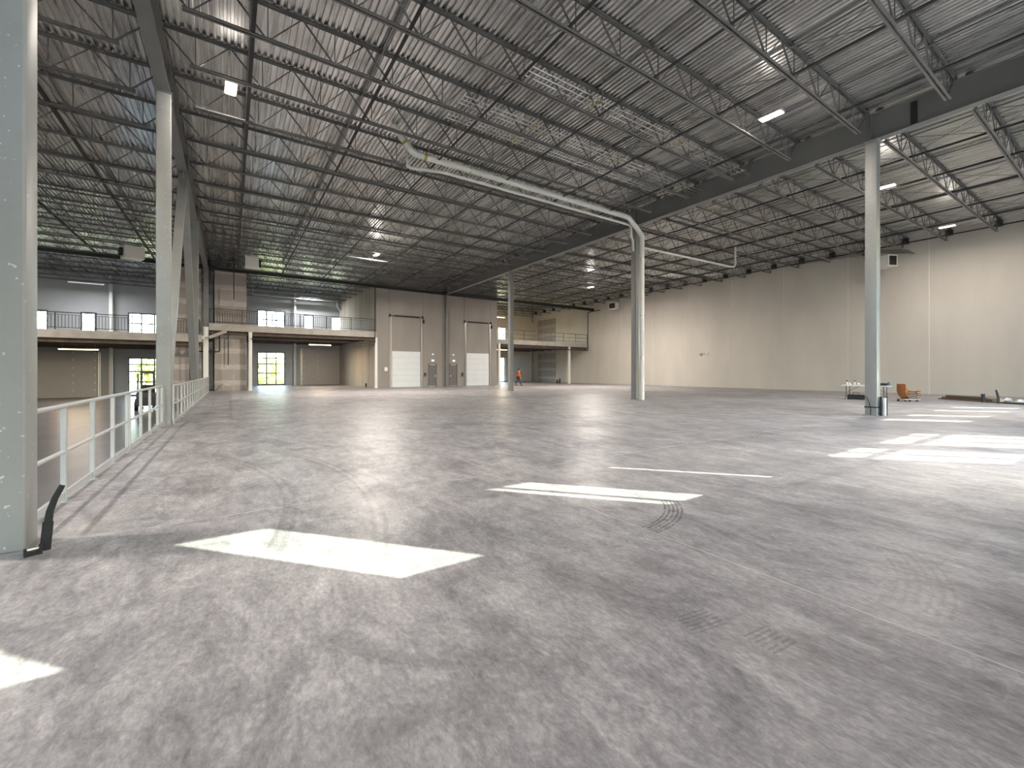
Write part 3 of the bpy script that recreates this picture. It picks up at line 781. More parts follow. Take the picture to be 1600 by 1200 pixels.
# ------------------------------------------------------------------ white drain pipes from the roof to the pipe column
ydr = GY[1] - 0.32
def elbow(p, q, r_, n_=5):
    return []
P = lambda x, yo, z: SK(x, ydr + yo, z)
pts = [P(3.32, 0.04, 7.0), P(3.70, 0, 6.545), P(3.78, 0, 6.47), P(3.90, 0, 6.425), P(4.1, 0, 6.42), P(11.55, -0.02, 6.40), P(11.75, -0.03, 6.38), P(12.36, -0.04, 5.95), P(12.44, -0.04, 5.82), P(12.44, -0.04, 0.0)]
t = pipe_thing('roof_drain_pipe', 'thick white drain pipe from the roof down the pipe column', 'pipe', pts, 0.12, 'pvc_white', 16,
     fit=[(P(4.1, 0, 6.42), P(4.18, 0, 6.42)), (P(3.60, 0.01, 6.665), P(3.64, 0.01, 6.617)), (P(5.4, 0, 6.418), P(5.46, 0, 6.418)), (P(7.0, 0, 6.415), P(7.06, 0, 6.415))], fr=1.04, fm='pvc_yellow')
b = Vector(pts[0])
for x in (5.5, 7.6, 9.7, 11.4):
    MB().tube(P(x, 0, 6.4) - b, P(x, 0, 6.95) - b, 0.008, 6).build('hanger_rod', 'galvanised', t)
for z in (1.5, 3.0, 5.0):
    MB().lathe([(0.125, -0.035), (0.125, 0.035)], 16, tuple(P(12.44, -0.04, z) - b)).build('pipe_clamp', 'galvanised', t)
pts = [P(3.85, 0.52, 6.75), P(3.85, 0.52, 6.32), P(3.95, 0.50, 6.28), P(4.65, 0.28, 6.28), P(4.8, 0.25, 6.28), P(12.05, 0.22, 6.26), P(12.16, 0.22, 6.20), P(12.16, 0.22, 5.85), P(12.24, 0.22, 5.72), P(12.26, 0.22, 5.35)]
t = pipe_thing('overflow_drain_pipe', 'slimmer white drain pipe beneath the thick roof drain pipe', 'pipe', pts, 0.062, 'pvc_white', 12)
pts = [P(12.30, -0.02, 5.2), P(12.30, -0.02, 0.0)]
pipe_thing('conduit_riser', 'thin light conduit up the dark pipe column beside the thick drain', 'pipe', pts, 0.03, 'conduit', 8)
pts = [SK(12.62, GY[1] - 0.2, 5.52), SK(18.6, GY[1] - 0.2, 5.62), SK(18.85, GY[1] - 0.2, 5.66), SK(18.95, GY[1] - 0.2, 5.8), SK(18.95, GY[1] - 0.2, 6.6)]
pipe_thing('branch_drain_pipe', 'thin white branch pipe leaving the pipe column to the right with upturned end', 'pipe', pts, 0.06, 'pvc_white', 12)

# ------------------------------------------------------------------ conduit runs with yellow clamps
for k, (yp, nm) in enumerate(((6.66, 'nearest the camera'), (8.14, 'in the middle of the three'), (8.78, 'nearest the drain pipes'))):
    b = SK(4.0 if k else 4.6, yp, 6.60); t = thing('conduit_run', 'bundle of three ceiling conduits with yellow clamps, %s' % nm, 'conduit', b, A, 'ceiling conduit bundles')
    L = (XR - 0.3 - 4.0) * H if k < 2 else (20.0 - 4.0) * H
    for s in (-0.2, 0.0, 0.2):
        MB().tube((0, s, 0.03), (L, s, 0.03), 0.017, 6).build('conduit', 'conduit', t)
    n_ = int(L / (2.8 * H))
    for i in range(n_ + 1):
        x = (1.85 + 2.8 * i) * H
        if x > L: break
        hg = MB().box(x - 0.02, x + 0.02, -0.32, 0.32, -0.03, 0.012).build('trapeze', 'galvanised', t)
        for s in (-0.3, 0.3): MB().tube((x, s, 0.012), (x, s, 0.54), 0.006, 5).build('hanger_rod', 'galvanised', hg)
        for s in (-0.2, 0.0, 0.2): MB().box(x - 0.075, x + 0.075, s - 0.022, s + 0.022, -0.015, 0.052).build('clamp', 'yellow_clamp', hg)
# pipe rack beside the unit heater on the beige wall
rk = thing('pipe_rack', 'rack of slim pipes bending off the ceiling above the wall heater', 'pipe', SK(25.0, 7.0, 6.24), A)
for k in range(5):
    x = -0.9 + k * 0.36
    MB().path([(x - 0.9, 5.6, 0.42), (x - 0.2, 0.5, 0.36), (x, 0.1, 0.33), (x + 1.4, -1.2, 0.22)], 0.015, 6).build('pipe', 'black_steel', rk)
MB().box(-1.3, 0.6, 0.55, 0.60, 0.29, 0.33).build('strut', 'galvanised', rk)
MB().box(-1.6, 0.3, 3.0, 3.05, 0.33, 0.37).build('strut', 'galvanised', rk)
for x in (-1.2, 0.5): MB().tube((x, 0.57, 0.33), (x, 0.57, 1.55), 0.008, 5).build('hanger_rod', 'galvanised', rk)

# ------------------------------------------------------------------ lamps
def high_bay(x, yp, z, label, L=0.68, power=LAMP_W, along='y', lens='lamp_lens', group='high-bay lamps under the roof', wd=0.30):
    t = thing('high_bay_lamp', label, 'lamp', SK(x, yp, z), A + (math.pi / 2 if along == 'y' else 0), group)
    MB().prism([(-wd / 2, 0.02), (wd / 2, 0.02), (wd / 2 * 0.8, 0.09), (-wd / 2 * 0.8, 0.09)], 'x', -L / 2, L / 2).build('housing', 'lamp_body', t)
    MB().box(-L / 2 + 0.03, L / 2 - 0.03, -wd / 2 + 0.03, wd / 2 - 0.03, 0.0, 0.02).build('lens', lens, t)
    for s in (-1, 1): MB().tube((s * L * 0.4, 0, 0.09), (s * L * 0.4, 0, (ZD + max(0, x - XM) / (XR - XM) * (ZDR - ZD) - z) * H + 0.02), 0.005, 5).build('hanger_cable', 'galvanised', t)
    if power:
        ld = bpy.data.lights.new('lamp_light', 'AREA'); ld.shape = 'RECTANGLE'; ld.size = L * 0.9; ld.size_y = wd * 0.8
        ld.energy = power; ld.color = LAMP_COL
        lo = bpy.data.objects.new('lamp_light', ld); C.objects.link(lo); lo.parent = t; lo.location = (0, 0, -0.03)
        lp = bpy.data.lights.new('lamp_spill', 'POINT'); lp.energy = power * 0.05; lp.color = LAMP_COL; lp.shadow_soft_size = 0.3
        lq = bpy.data.objects.new('lamp_spill', lp); C.objects.link(lq); lq.parent = t; lq.location = (0, 0, -0.45)
    return t
high_bay(9.85, 4.70, 6.50, 'glowing lamp high under the roof left of the girder, upper right of picture', power=260)
high_bay(16.5, 4.55, 6.50, 'glowing lamp close to the tall column beside the folding table', power=380)
high_bay(23.2, 4.50, 6.55, 'glowing lamp in front of the beige wall near the unit heater', power=300)
high_bay(5.8, 20.9, 6.50, 'glowing lamp above the left dock door, far down the middle bay', power=1500)
high_bay(19.8, 20.9, 6.50, 'glowing lamp left of the pipe column before the far beige wall', power=1500)
high_bay(0.0, 10.35, 6.55, 'glowing lamp just inside the left girder at the top edge of the picture', power=140)
for x in (3.1, -3.6, -10.3): high_bay(x, 4.7 if x > 0 else 5.0, 6.5, power=120 if x > 0 else 600, label={3.1: 'added fill lamp overhead just beyond the top of the picture', -3.6: 'added fill lamp over the sunken bay above the near railing', -10.3: 'added fill lamp over the sunken bay far left of the camera'}[x])  # unseen lamps added as fill light, carrying on the lamp grid
high_bay(-8.2, 20.9, 6.5, 'added fill lamp over the sunken bay beyond the left edge of the picture', power=1300)  # unseen lamp added to brighten the dark left bay
def strip(x, yp, z, label, L=1.5, power=200, lens='lamp_lens_dim', drop=0.88):
    t = thing('strip_lamp', label, 'lamp', SK(x, yp, z), A, 'strip lamps along the mezzanines')
    MB().prism([(-0.09, 0.03), (0.09, 0.03), (0.06, 0.10), (-0.06, 0.10)], 'x', -L / 2, L / 2).build('housing', 'lamp_body', t)
    MB().prism([(-0.08, 0.03), (-0.05, -0.03), (0.05, -0.03), (0.08, 0.03)], 'x', -L / 2 + 0.02, L / 2 - 0.02).build('diffuser', lens, t)
    for s in (-1, 1): MB().tube((s * L * 0.4, 0, 0.10), (s * L * 0.4, 0, drop), 0.005, 5).build('hanger_cable', 'galvanised', t)
    if power:
        ld = bpy.data.lights.new('lamp_light', 'AREA'); ld.shape = 'RECTANGLE'; ld.size = L * 0.9; ld.size_y = 0.14
        ld.energy = power; ld.color = (1.0, 0.80, 0.55) if lens == 'lamp_lens_dim' else (0.95, 0.97, 1.0)
        lo = bpy.data.objects.new('lamp_light', ld); C.objects.link(lo); lo.parent = t; lo.location = (0, 0, -0.05)
strip(5.0, 31.5, 2.78, 'glowing strip lamp under the mezzanine above the overhead door', 2.0)
strip(-6.6, 31.5, 2.15, 'glowing strip lamp under the mezzanine of the sunken left bay', 2.2)
strip(19.2, 31.2, 2.85, 'glowing strip lamp under the far right mezzanine', 1.6, drop=0.77)
strip(20.2, 33.2, 5.85, 'glowing strip lamp above the far right mezzanine', 1.6, power=450, drop=(7.14 - 5.85) * H + 0.03)
strip(4.9, 35.4, 6.45, 'pale white strip lamp under the roof above the small back windows', 2.0, 260, 'lamp_faint', (7.0 - 6.45) * H + 0.02)  # unlit strip, given light to brighten the upper mezzanine
strip(-6.9, 34.4, 6.0, 'pale white strip lamp under the roof of the sunken left bay', 2.2, 260, 'lamp_faint', 1.0 * H + 0.02)  # unlit strip too, its light added for the dark upper left bay

# ------------------------------------------------------------------ unit heaters
def heater(x, yp, z, rz, label, sx, sy, sz, hang=True):
    t = thing('unit_heater', label, 'heater', SK(x, yp, z), rz)
    MB().box(-sx / 2, sx / 2, -sy / 2 + 0.02, sy / 2, 0, sz).build('casing', 'unit_white', t)
    fr = MB().box(-sx / 2, sx / 2, -sy / 2 - 0.01, -sy / 2 + 0.02, 0, 0.07).box(-sx / 2, sx / 2, -sy / 2 - 0.01, -sy / 2 + 0.02, sz - 0.07, sz).box(-sx / 2, -sx / 2 + 0.07, -sy / 2 - 0.01, -sy / 2 + 0.02, 0.07, sz - 0.07).box(sx / 2 - 0.07, sx / 2, -sy / 2 - 0.01, -sy / 2 + 0.02, 0.07, sz - 0.07).build('front_frame', 'unit_white', t)
    MB().box(-sx / 2 + 0.07, sx / 2 - 0.07, -sy / 2 + 0.005, -sy / 2 + 0.02, 0.07, sz - 0.07).build('grille_back', 'unit_black', t)
    n_ = 6
    for k in range(n_):
        zz = 0.1 + (sz - 0.2) * k / (n_ - 1)
        MB().box(-sx / 2 + 0.07, sx / 2 - 0.07, -sy / 2 - 0.03, -sy / 2 + 0.005, zz - 0.012, zz + 0.002).build('louvre', 'unit_black', t)
    MB().tube((0, sy / 2, sz / 2), (0, sy / 2 + 0.15, sz / 2), min(sx, sz) * 0.35, 16).build('fan_housing', 'unit_black', t)
    for s in (-1, 1): MB().tube((s * sx * 0.4, 0, sz), (s * sx * 0.4, 0, max(sz + 0.2, (ZD + max(0, x - XM) / (XR - XM) * (ZDR - ZD)) * H - z * H + 0.03)), 0.008, 5).build('hanger_rod', 'galvanised', t)
    return t
heater(25.6, 7.05, 5.82, A - 0.45, 'white unit heater with black louvres on the beige wall', 0.72, 0.95, 0.75)
heater(25.75, 24.5, 5.98, -math.pi / 2 + 0.3, 'small white unit heater far down the beige wall', 0.9, 0.8, 0.72)
heater(-3.65, 25.6, 5.95, math.pi / 2 + 0.35, 'white unit heater hanging over the sunken left bay', 1.0, 1.0, 0.75)
heater(0.85, 24.6, 5.95, -math.pi / 2, 'white unit heater with black fan near the black cross beam', 0.9, 0.8, 0.75)

# ------------------------------------------------------------------ small fittings on the dock wall
def onwall(x, z): return SK(x, YF, z)
def exit_sign(x, label):
    t = thing('exit_sign', label, 'sign', onwall(x, 1.70), A)
    MB().box(-0.15, 0.15, -0.07, 0.0, 0.0, 0.20).build('sign_box', 'white_paint', t)
    MB().prism([(-0.13, 0.02), (0.13, 0.02), (0.13, 0.18), (-0.13, 0.18)], 'y', -0.075, -0.07).build('sign_face', 'lamp_faint', t)
exit_sign(11.52, 'small white emergency sign above the left grey door')
exit_sign(13.10, 'small white emergency sign above the right grey door')
for x, lb in ((11.52, 'left'), (13.06, 'right')):
    t = thing('wall_lamp', 'round white wall lamp above the %s emergency sign' % lb, 'lamp', onwall(x, 2.18), A)
    MB().tube((0, 0, 0), (0, -0.05, 0), 0.09, 14).build('base', 'lamp_body', t)
    MB().ball((0, -0.09, 0), 0.08, 12, 8).build('globe', 'lamp_faint', t, smooth=True)
for x, lb in ((10.98, 'left dock door'), (13.78, 'right dock door')):
    t = thing('door_control', 'small black control box beside the %s' % lb, 'control box', onwall(x, 0.70), A)
    MB().box(-0.09, 0.09, -0.10, 0.0, 0.0, 0.34).build('box', 'unit_black', t)
    for k in range(3): MB().tube((0, -0.10, 0.08 + 0.09 * k), (0, -0.115, 0.08 + 0.09 * k), 0.022, 8).build('button', ('galvanised', 'galvanised', 'exit_red')[k], t)
    MB().tube((0, -0.03, 0.34), (0, -0.03, 4.0), 0.012, 6).build('conduit', 'conduit', t)
t = thing('electrical_box', 'white wall box left of the left dock door', 'electrical box', onwall(8.30, 1.05), A)
MB().box(-0.14, 0.14, -0.12, 0.0, 0.0, 0.36).build('box', 'white_paint', t)
MB().box(-0.12, 0.12, -0.13, -0.12, 0.02, 0.34).build('cover', 'unit_white', t)
t = thing('wall_fixture', 'pair of tiny white fixtures on the beige wall right of the pipe column', 'fixture', (XR * H, 18.2 * H, 2.15 * H), 0)
MB().box(-0.06, 0.0, -0.4, -0.22, 0, 0.2).build('box', 'unit_white', t)
MB().ball((-0.1, 0.35, 0.06), 0.11, 10, 7).build('dome', 'galvanised', t, smooth=True)
MB().box(-0.05, 0.0, -0.22, 0.35, 0.08, 0.11).build('conduit', 'conduit', t)
def seccam(loc, label):
    t = thing('security_camera', label, 'camera', loc, A)
    MB().bar((0, 0, 0.1), (-0.12, -0.12, 0.1), 0.05, 0.05).build('bracket', 'white_paint', t)
    MB().ball((-0.16, -0.16, 0.0), 0.13, 12, 8).build('dome', 'white_paint', t, smooth=True)
    MB().lathe([(0.14, 0.0), (0.14, 0.12), (0.05, 0.16)], 12, (-0.16, -0.16, 0.0)).build('hood', 'white_paint', t)
seccam(SK(XL - 0.06, GY[3] - 0.11, 2.72), 'white round security camera on the mezzanine corner column')
seccam(SK(-2.0, 28.3, 1.98), 'white round security camera before the drywall seen beside the brace')

# ------------------------------------------------------------------ skinned figures
def skin(name, pts, edges, m, parent, sub=2):
    me = bpy.data.meshes.new(name); me.from_pydata([p[0] for p in pts], edges, []); me.update()
    o = bpy.data.objects.new(name, me); C.objects.link(o); o.parent = parent
    me.materials.append(MATS[m])
    md = o.modifiers.new('Skin', 'SKIN'); md.use_smooth_shade = True
    sv = me.skin_vertices[0].data
    for i, p in enumerate(pts):
        r = p[1]; sv[i].radius = (r, r) if not isinstance(r, tuple) else r
        sv[i].use_root = (i == 0)
    ms = o.modifiers.new('Subdivision', 'SUBSURF'); ms.levels = sub; ms.render_levels = sub
    return o
def chain(pts, edges, start, new):
    for p in new:
        pts.append(p); edges.append((start, len(pts) - 1)); start = len(pts) - 1
    return start

# walking person in an orange hooded top, seen from the side (local x = walking direction)
pr = thing('person', 'person in an orange hooded top and dark trousers walking right', 'person', (17.55 * H, 27.0 * H, 0), -math.radians(32.2))
B = []; E_ = []
B.append(((0, 0, 0.96), 0.145))                                     # pelvis
ch = chain(B, E_, 0, [((0.02, 0, 1.12), 0.14), ((0.05, 0, 1.32), 0.155), ((0.08, 0, 1.44), 0.12)])
nk = chain(B, E_, ch, [((0.10, 0, 1.53), 0.06), ((0.13, 0, 1.60), 0.075), ((0.155, 0, 1.68), 0.098), ((0.15, 0, 1.745), 0.075)])
chain(B, E_, nk - 1, [((0.255, 0, 1.665), 0.018)])                  # nose
for s in (-1, 1): chain(B, E_, nk - 1, [((0.14, s * 0.10, 1.675), 0.016)])   # ears
hips = []
for s, fx, kx, lift in ((1, 0.30, 0.17, 0.0), (-1, -0.30, -0.04, 0.05)):
    a = chain(B, E_, 0, [((0.0, s * 0.10, 0.90), 0.10), ((kx, s * 0.105, 0.50), 0.065), ((fx, s * 0.10, 0.10 + lift), 0.042)])
    chain(B, E_, a, [((fx + 0.07, s * 0.105, 0.045 + lift * 0.6), 0.04), ((fx + 0.18, s * 0.115, 0.03), 0.03)])
for s, ex, wx, wz in ((1, -0.14, -0.06, 0.86), (-1, 0.10, 0.28, 0.92)):
    a = chain(B, E_, ch, [((0.06, s * 0.20, 1.41), 0.062), ((ex + 0.03, s * 0.26, 1.14), 0.045), ((wx, s * 0.25, wz), 0.028), ((wx + 0.02, s * 0.25, wz - 0.06), 0.034)])
    for k, (dx_, ln) in enumerate(((-0.028, 0.062), (-0.010, 0.075), (0.010, 0.08), (0.028, 0.07))):
        chain(B, E_, a, [((wx + 0.02 + dx_, s * 0.25, wz - 0.10), 0.009), ((wx + 0.035 + dx_, s * 0.245, wz - 0.10 - ln * 0.6), 0.008), ((wx + 0.05 + dx_, s * 0.24, wz - 0.10 - ln), 0.007)])
    chain(B, E_, a, [((wx + 0.055, s * 0.235, wz - 0.06), 0.010), ((wx + 0.075, s * 0.23, wz - 0.095), 0.009)])
skin('body', B, E_, 'skin', pr)
J = [((0.0, 0, 0.90), 0.175)]; JE = []
c_ = chain(J, JE, 0, [((0.02, 0, 1.12), 0.17), ((0.05, 0, 1.32), 0.185), ((0.07, 0, 1.45), 0.13), ((0.07, 0, 1.53), 0.085)])
for s, ex, wx, wz in ((1, -0.14, -0.06, 0.86), (-1, 0.10, 0.28, 0.92)):
    chain(J, JE, c_ - 1, [((0.06, s * 0.21, 1.41), 0.085), ((ex + 0.03, s * 0.26, 1.14), 0.068), ((wx, s * 0.25, wz + 0.03), 0.048)])
skin('hooded_top', J, JE, 'orange_cloth', pr)
T = [((0, 0, 0.93), 0.16)]; TE = []
for s, fx, kx, lift in ((1, 0.30, 0.17, 0.0), (-1, -0.30, -0.04, 0.05)):
    chain(T, TE, 0, [((0.0, s * 0.10, 0.86), 0.115), ((kx, s * 0.105, 0.50), 0.082), ((fx, s * 0.10, 0.13 + lift), 0.062)])
skin('trousers', T, TE, 'dark_cloth', pr)
for s, fx, lift in ((1, 0.30, 0.0), (-1, -0.30, 0.03)):
    skin('boot', [((fx - 0.03, s * 0.10, 0.13 + lift), 0.055), ((fx - 0.02, s * 0.10, 0.06 + lift), 0.055), ((fx + 0.09, s * 0.108, 0.052 + lift * 0.5), 0.05), ((fx + 0.20, s * 0.116, 0.042), 0.04)], [(0, 1), (1, 2), (2, 3)], 'boot', pr)
MB().ball((0.125, 0, 1.715), 0.108, 14, 9, (1.02, 0.96, 0.92)).build('hair', 'hair', pr, smooth=True)

# ------------------------------------------------------------------ forklift in the sunken bay
fk = thing('forklift', 'dark and orange forklift in the sunken bay behind the railing', 'forklift', SK(-2.9, 23.7, DROP), math.pi / 2 + 0.12)
MB().prism([(-0.9, 0.30), (0.75, 0.25), (0.75, 0.62), (0.25, 0.66), (0.15, 0.95), (-0.25, 1.0), (-0.95, 1.0), (-1.05, 0.6)], 'y', -0.5, 0.5).build('body', 'fork_orange', fk)
MB().prism([(-1.25, 0.35), (-0.92, 0.28), (-0.92, 1.05), (-1.15, 1.02), (-1.27, 0.8)], 'y', -0.52, 0.52).build('counterweight', 'fork_dark', fk)
MB().prism([(-0.55, 1.0), (-0.05, 1.0), (-0.05, 1.12), (-0.42, 1.14), (-0.5, 1.5), (-0.6, 1.5)], 'y', -0.25, 0.25).build('seat', 'unit_black', fk)
for s in (-1, 1):
    MB().bar((0.82, s * 0.30, 0.10), (0.82, s * 0.30, 2.25), 0.09, 0.12).build('mast_rail', 'fork_dark', fk)
    MB().bar((0.93, s * 0.25, 0.06), (1.95, s * 0.25, 0.04), 0.12, 0.045).bar((0.93, s * 0.25, 0.06), (0.93, s * 0.25, 0.6), 0.12, 0.045).build('fork', 'fork_dark', fk)
    MB().path([(0.55, s * 0.45, 0.65), (0.35, s * 0.45, 2.1), (-0.65, s * 0.45, 2.12), (-0.95, s * 0.45, 1.0)], 0.035, 8).build('guard_post', 'fork_dark', fk)
    for x, r in ((0.52, 0.32), (-0.78, 0.26)):
        wl = MB().tube((x, s * 0.43, r), (x, s * 0.60, r), r, 18).build('wheel', 'black_rubber', fk, smooth=True)
        MB().tube((x, s * 0.59, r), (x, s * 0.61, r), r * 0.5, 14).build('hub', 'fork_green', wl)
for z in (0.55, 1.3, 2.2): MB().box(0.78, 0.86, -0.30, 0.30, z - 0.05, z + 0.05).build('mast_crossbar', 'fork_dark', fk)
for k in range(6): MB().box(-0.6 + k * 0.18, -0.56 + k * 0.18, -0.45, 0.45, 2.10, 2.14).build('guard_bar', 'fork_dark', fk)
MB().tube((0.25, 0, 0.75), (0.12, 0, 1.2), 0.025, 8).build('steering_column', 'unit_black', fk)
MB().lathe([(0.17, -0.015), (0.17, 0.015)], 16, (0.10, 0, 1.22)).build('steering_wheel', 'unit_black', fk)
MB().box(-0.2, 0.12, -0.42, 0.42, 0.70, 0.98).build('hood', 'fork_green', fk)

# ------------------------------------------------------------------ folding table with odds and ends
tb = thing('folding_table', 'white folding table with dark legs behind the tall right column', 'table', (19.2 * H, 6.72 * H, 0), math.pi / 2 + 0.08)
MB().prism([(-0.98, -0.36), (-0.94, -0.38), (0.94, -0.38), (0.98, -0.36), (0.98, 0.36), (0.94, 0.38), (-0.94, 0.38), (-0.98, 0.36)], 'z', 0.71, 0.755).build('tabletop', 'table_white', tb)
for s in (-1, 1):
    for q in (-1, 1):
        MB().path([(s * 0.78, q * 0.27, 0.71), (s * 0.78, q * 0.25, 0.40), (s * 0.80, q * 0.32, 0.0)], 0.016, 8).build('leg', 'black_steel', tb)
    MB().tube((s * 0.785, -0.28, 0.22), (s * 0.785, 0.28, 0.22), 0.012, 6).build('leg_brace', 'black_steel', tb)
    MB().tube((s * 0.78, 0, 0.42), (s * 0.25, 0, 0.71), 0.012, 6).build('folding_stay', 'black_steel', tb)
TM = tb.matrix_basis.copy() if False else Matrix.Translation((19.2 * H, 6.72 * H, 0)) @ Matrix.Rotation(math.pi / 2 + 0.08, 4, 'Z')
def ont(x, y, z=0.755): return TM @ Vector((x, y, z))
def bottle(x, y, label, r=0.045, h=0.2):
    t = thing('bottle', label, 'bottle', ont(x, y), 0, 'bottles on the folding table')
    MB().lathe([(r, 0), (r, h * 0.65), (r * 0.45, h * 0.85), (r * 0.45, h * 0.95)], 12).build('bottle_body', 'paper_white', t, smooth=True)
    MB().lathe([(r * 0.75, h * 0.95), (r * 0.75, h * 1.25)], 12).build('cap', 'unit_black', t)
bottle(0.80, 0.05, 'black-capped bottle at the left end of the folding table')
bottle(0.50, -0.05, 'black-capped bottle nearer the column on the folding table')
t = thing('tool_case', 'long black tool case on the folding table right of the column', 'tool case', ont(-0.52, 0.05), math.pi / 2 + 0.1)
MB().box(-0.35, 0.35, -0.14, 0.14, 0.0, 0.10).build('case_body', 'unit_black', t); MB().box(-0.34, 0.34, -0.13, 0.13, 0.10, 0.13).build('case_lid', 'fork_dark', t); MB().path([(-0.1, -0.15, 0.08), (-0.1, -0.2, 0.08), (0.1, -0.2, 0.08), (0.1, -0.15, 0.08)], 0.012, 6).build('handle', 'galvanised', t)
t = thing('paint_tin', 'blue-grey tin at the right end of the folding table', 'tin', ont(-0.90, -0.24), 0)
MB().lathe([(0.075, 0), (0.075, 0.17), (0.08, 0.175), (0.08, 0.185)], 14).build('tin', 'tool_blue', t); MB().lathe([(0.07, 0.185), (0.07, 0.19)], 14).build('lid', 'galvanised', t)
for k, (x, y, lb) in enumerate(((0.66, 0.18, 'left of the two'), (0.30, 0.08, 'right of the two'))):
    t = thing('paper_bag', 'crumpled white paper bag on the folding table, %s' % lb, 'paper bag', ont(x, y), 0.3 * k)
    MB().lathe([(0.06, 0), (0.075, 0.03), (0.07, 0.07), (0.03, 0.11)], 8).build('bag', 'paper_white', t); MB().lathe([(0.03, 0.11), (0.045, 0.14)], 8).build('rolled_top', 'paper_white', t)
t = thing('tool_bag', 'dark tool bag on the floor under the folding table', 'bag', ont(0.42, 0.0, 0), math.pi / 2 + 0.08)
MB().prism([(-0.16, 0), (0.16, 0), (0.18, 0.16), (0.08, 0.25), (-0.08, 0.25), (-0.18, 0.16)], 'x', -0.34, 0.34).build('bag_body', 'unit_black', t); MB().path([(-0.15, 0, 0.24), (-0.1, 0, 0.36), (0.1, 0, 0.36), (0.15, 0, 0.24)], 0.014, 6).build('handle', 'fork_dark', t)
t = thing('bucket', 'white bucket on the floor behind the tall right column', 'bucket', ont(-0.15, -0.2, 0), 0)
MB().lathe([(0.125, 0), (0.15, 0.33), (0.16, 0.33), (0.16, 0.36)], 16).build('pail', 'table_white', t, smooth=True); MB().path([(-0.15, 0, 0.34), (-0.1, 0, 0.44), (0.1, 0, 0.44), (0.15, 0, 0.34)], 0.005, 5).build('bail', 'galvanised', t)

# ------------------------------------------------------------------ stack of orange-brown moulded chairs on a low dolly
cpos = Vector((19.35 * H, 5.62 * H, 0)); crot = -math.radians(32) 
dl = thing('chair_dolly', 'low wooden dolly under the orange-brown stacked chairs', 'dolly', cpos, crot)
MB().box(-0.36, 0.42, -0.28, 0.28, 0.10, 0.14).build('board', 'light_wood', dl)
for x in (-0.26, 0.32):
    for y in (-0.2, 0.2): MB().tube((x, y - 0.02, 0.05), (x, y + 0.02, 0.05), 0.05, 12).build('caster', 'unit_black', dl)
def chair_mesh():
    prof = [(-0.36, 0.36), (-0.33, 0.26), (-0.29, 0.14), (-0.24, 0.05), (-0.14, 0.0), (0.10, -0.005), (0.38, 0.01), (0.46, -0.01)]
    mb = MB(); n_ = 7; th_ = 0.02
    for side in (0, 1):
        for k, (x, z) in enumerate(prof):
            for j in range(n_):
                u = (j / (n_ - 1) - 0.5) * 2; wv = 0.27 if k > 3 else 0.25
                cx = x + (0.07 * u * u if k < 4 else 0); cz = z + (0.035 * u * u if k >= 3 else 0)
                mb.v.append((cx - (th_ if side and k < 4 else 0), u * wv, cz - (th_ if side and k >= 3 else 0)))
    m_ = len(prof); off = m_ * n_
    for k in range(m_ - 1):
        for j in range(n_ - 1):
            a = k * n_ + j; mb.f.append((a, a + 1, a + n_ + 1, a + n_)); mb.f.append((off + a, off + a + n_, off + a + n_ + 1, off + a + 1))
    for k in range(m_ - 1):
        for j in (0, n_ - 1):
            a = k * n_ + j; q = (a, a + n_, off + a + n_, off + a); mb.f.append(q if j == 0 else q[::-1])
    for j in range(n_ - 1):
        for k in (0, m_ - 1):
            a = k * n_ + j; q = (a, off + a, off + a + 1, a + 1); mb.f.append(q if k == 0 else q[::-1])
    return mb
cm = chair_mesh().mesh('shell', 'brown_plastic', True)
rim = MB().box(-0.12, 0.30, -0.235, -0.215, -0.065, -0.022).box(-0.12, 0.30, 0.215, 0.235, -0.065, -0.022).mesh('runner', 'fork_dark')
for k, lb in enumerate(('bottom chair of the orange-brown stack on the dolly', 'second chair up in the orange-brown stack', 'third chair up in the orange-brown stack', 'top chair of the orange-brown stack')):
    t = thing('stacking_chair', lb, 'chair', cpos + Vector((0, 0, 0.205 + 0.10 * k)), crot, 'stacked orange-brown chairs')
    inst('shell', cm, t); inst('runner', rim, t)

# ------------------------------------------------------------------ pile of scrap along the beige wall
pb = Vector((21.55 * H, 4.45 * H, 0)); ang = math.atan2(2.06, 1.4)
desc = ['pale timber laid second highest across the scrap pile', 'dark plank at the wall side of the scrap pile floor layer', 'dark plank second from the wall in the scrap pile', 'pale plank in the middle of the scrap pile floor layer', 'dark plank on the camera side of the scrap pile',
        'thick dark timber lying on top of the scrap pile', 'short pale board on top of the scrap pile', 'dark lath crossing the far end of the scrap pile top', 'uppermost dark plank of the scrap pile']
spec = [(-0.2, -0.02, 0.14, 2.0, 0.13, 0.07, 'light_wood'), (-0.1, 0.36, 0.0, 3.1, 0.16, 0.05, 'old_wood'), (0.1, 0.14, 0.0, 3.3, 0.18, 0.05, 'old_wood'), (-0.25, -0.08, 0.0, 2.6, 0.16, 0.05, 'light_wood'), (0.2, -0.32, 0.0, 2.9, 0.17, 0.05, 'old_wood'),
        (0.2, 0.18, 0.05, 2.6, 0.15, 0.09, 'old_wood'), (-0.7, -0.05, 0.05, 1.0, 0.22, 0.09, 'light_wood'), (0.75, -0.05, 0.05, 1.5, 0.14, 0.09, 'old_wood'), (0.3, 0.2, 0.14, 1.9, 0.16, 0.10, 'old_wood')]
for (a_, b_, z_, L_, w_, h_, m_), lb in zip(spec, desc):
    o = MB().prism([(-L_ / 2, -w_ / 2), (L_ / 2 - 0.04, -w_ / 2), (L_ / 2, w_ / 2), (-L_ / 2 + 0.03, w_ / 2)], 'z', 0, h_).build('scrap_plank', m_, None, pb + Vector((math.cos(ang) * a_ - math.sin(ang) * b_, math.sin(ang) * a_ + math.cos(ang) * b_, z_)), ang)
    tag(o, lb, 'plank', 'scrap pile by the beige wall')
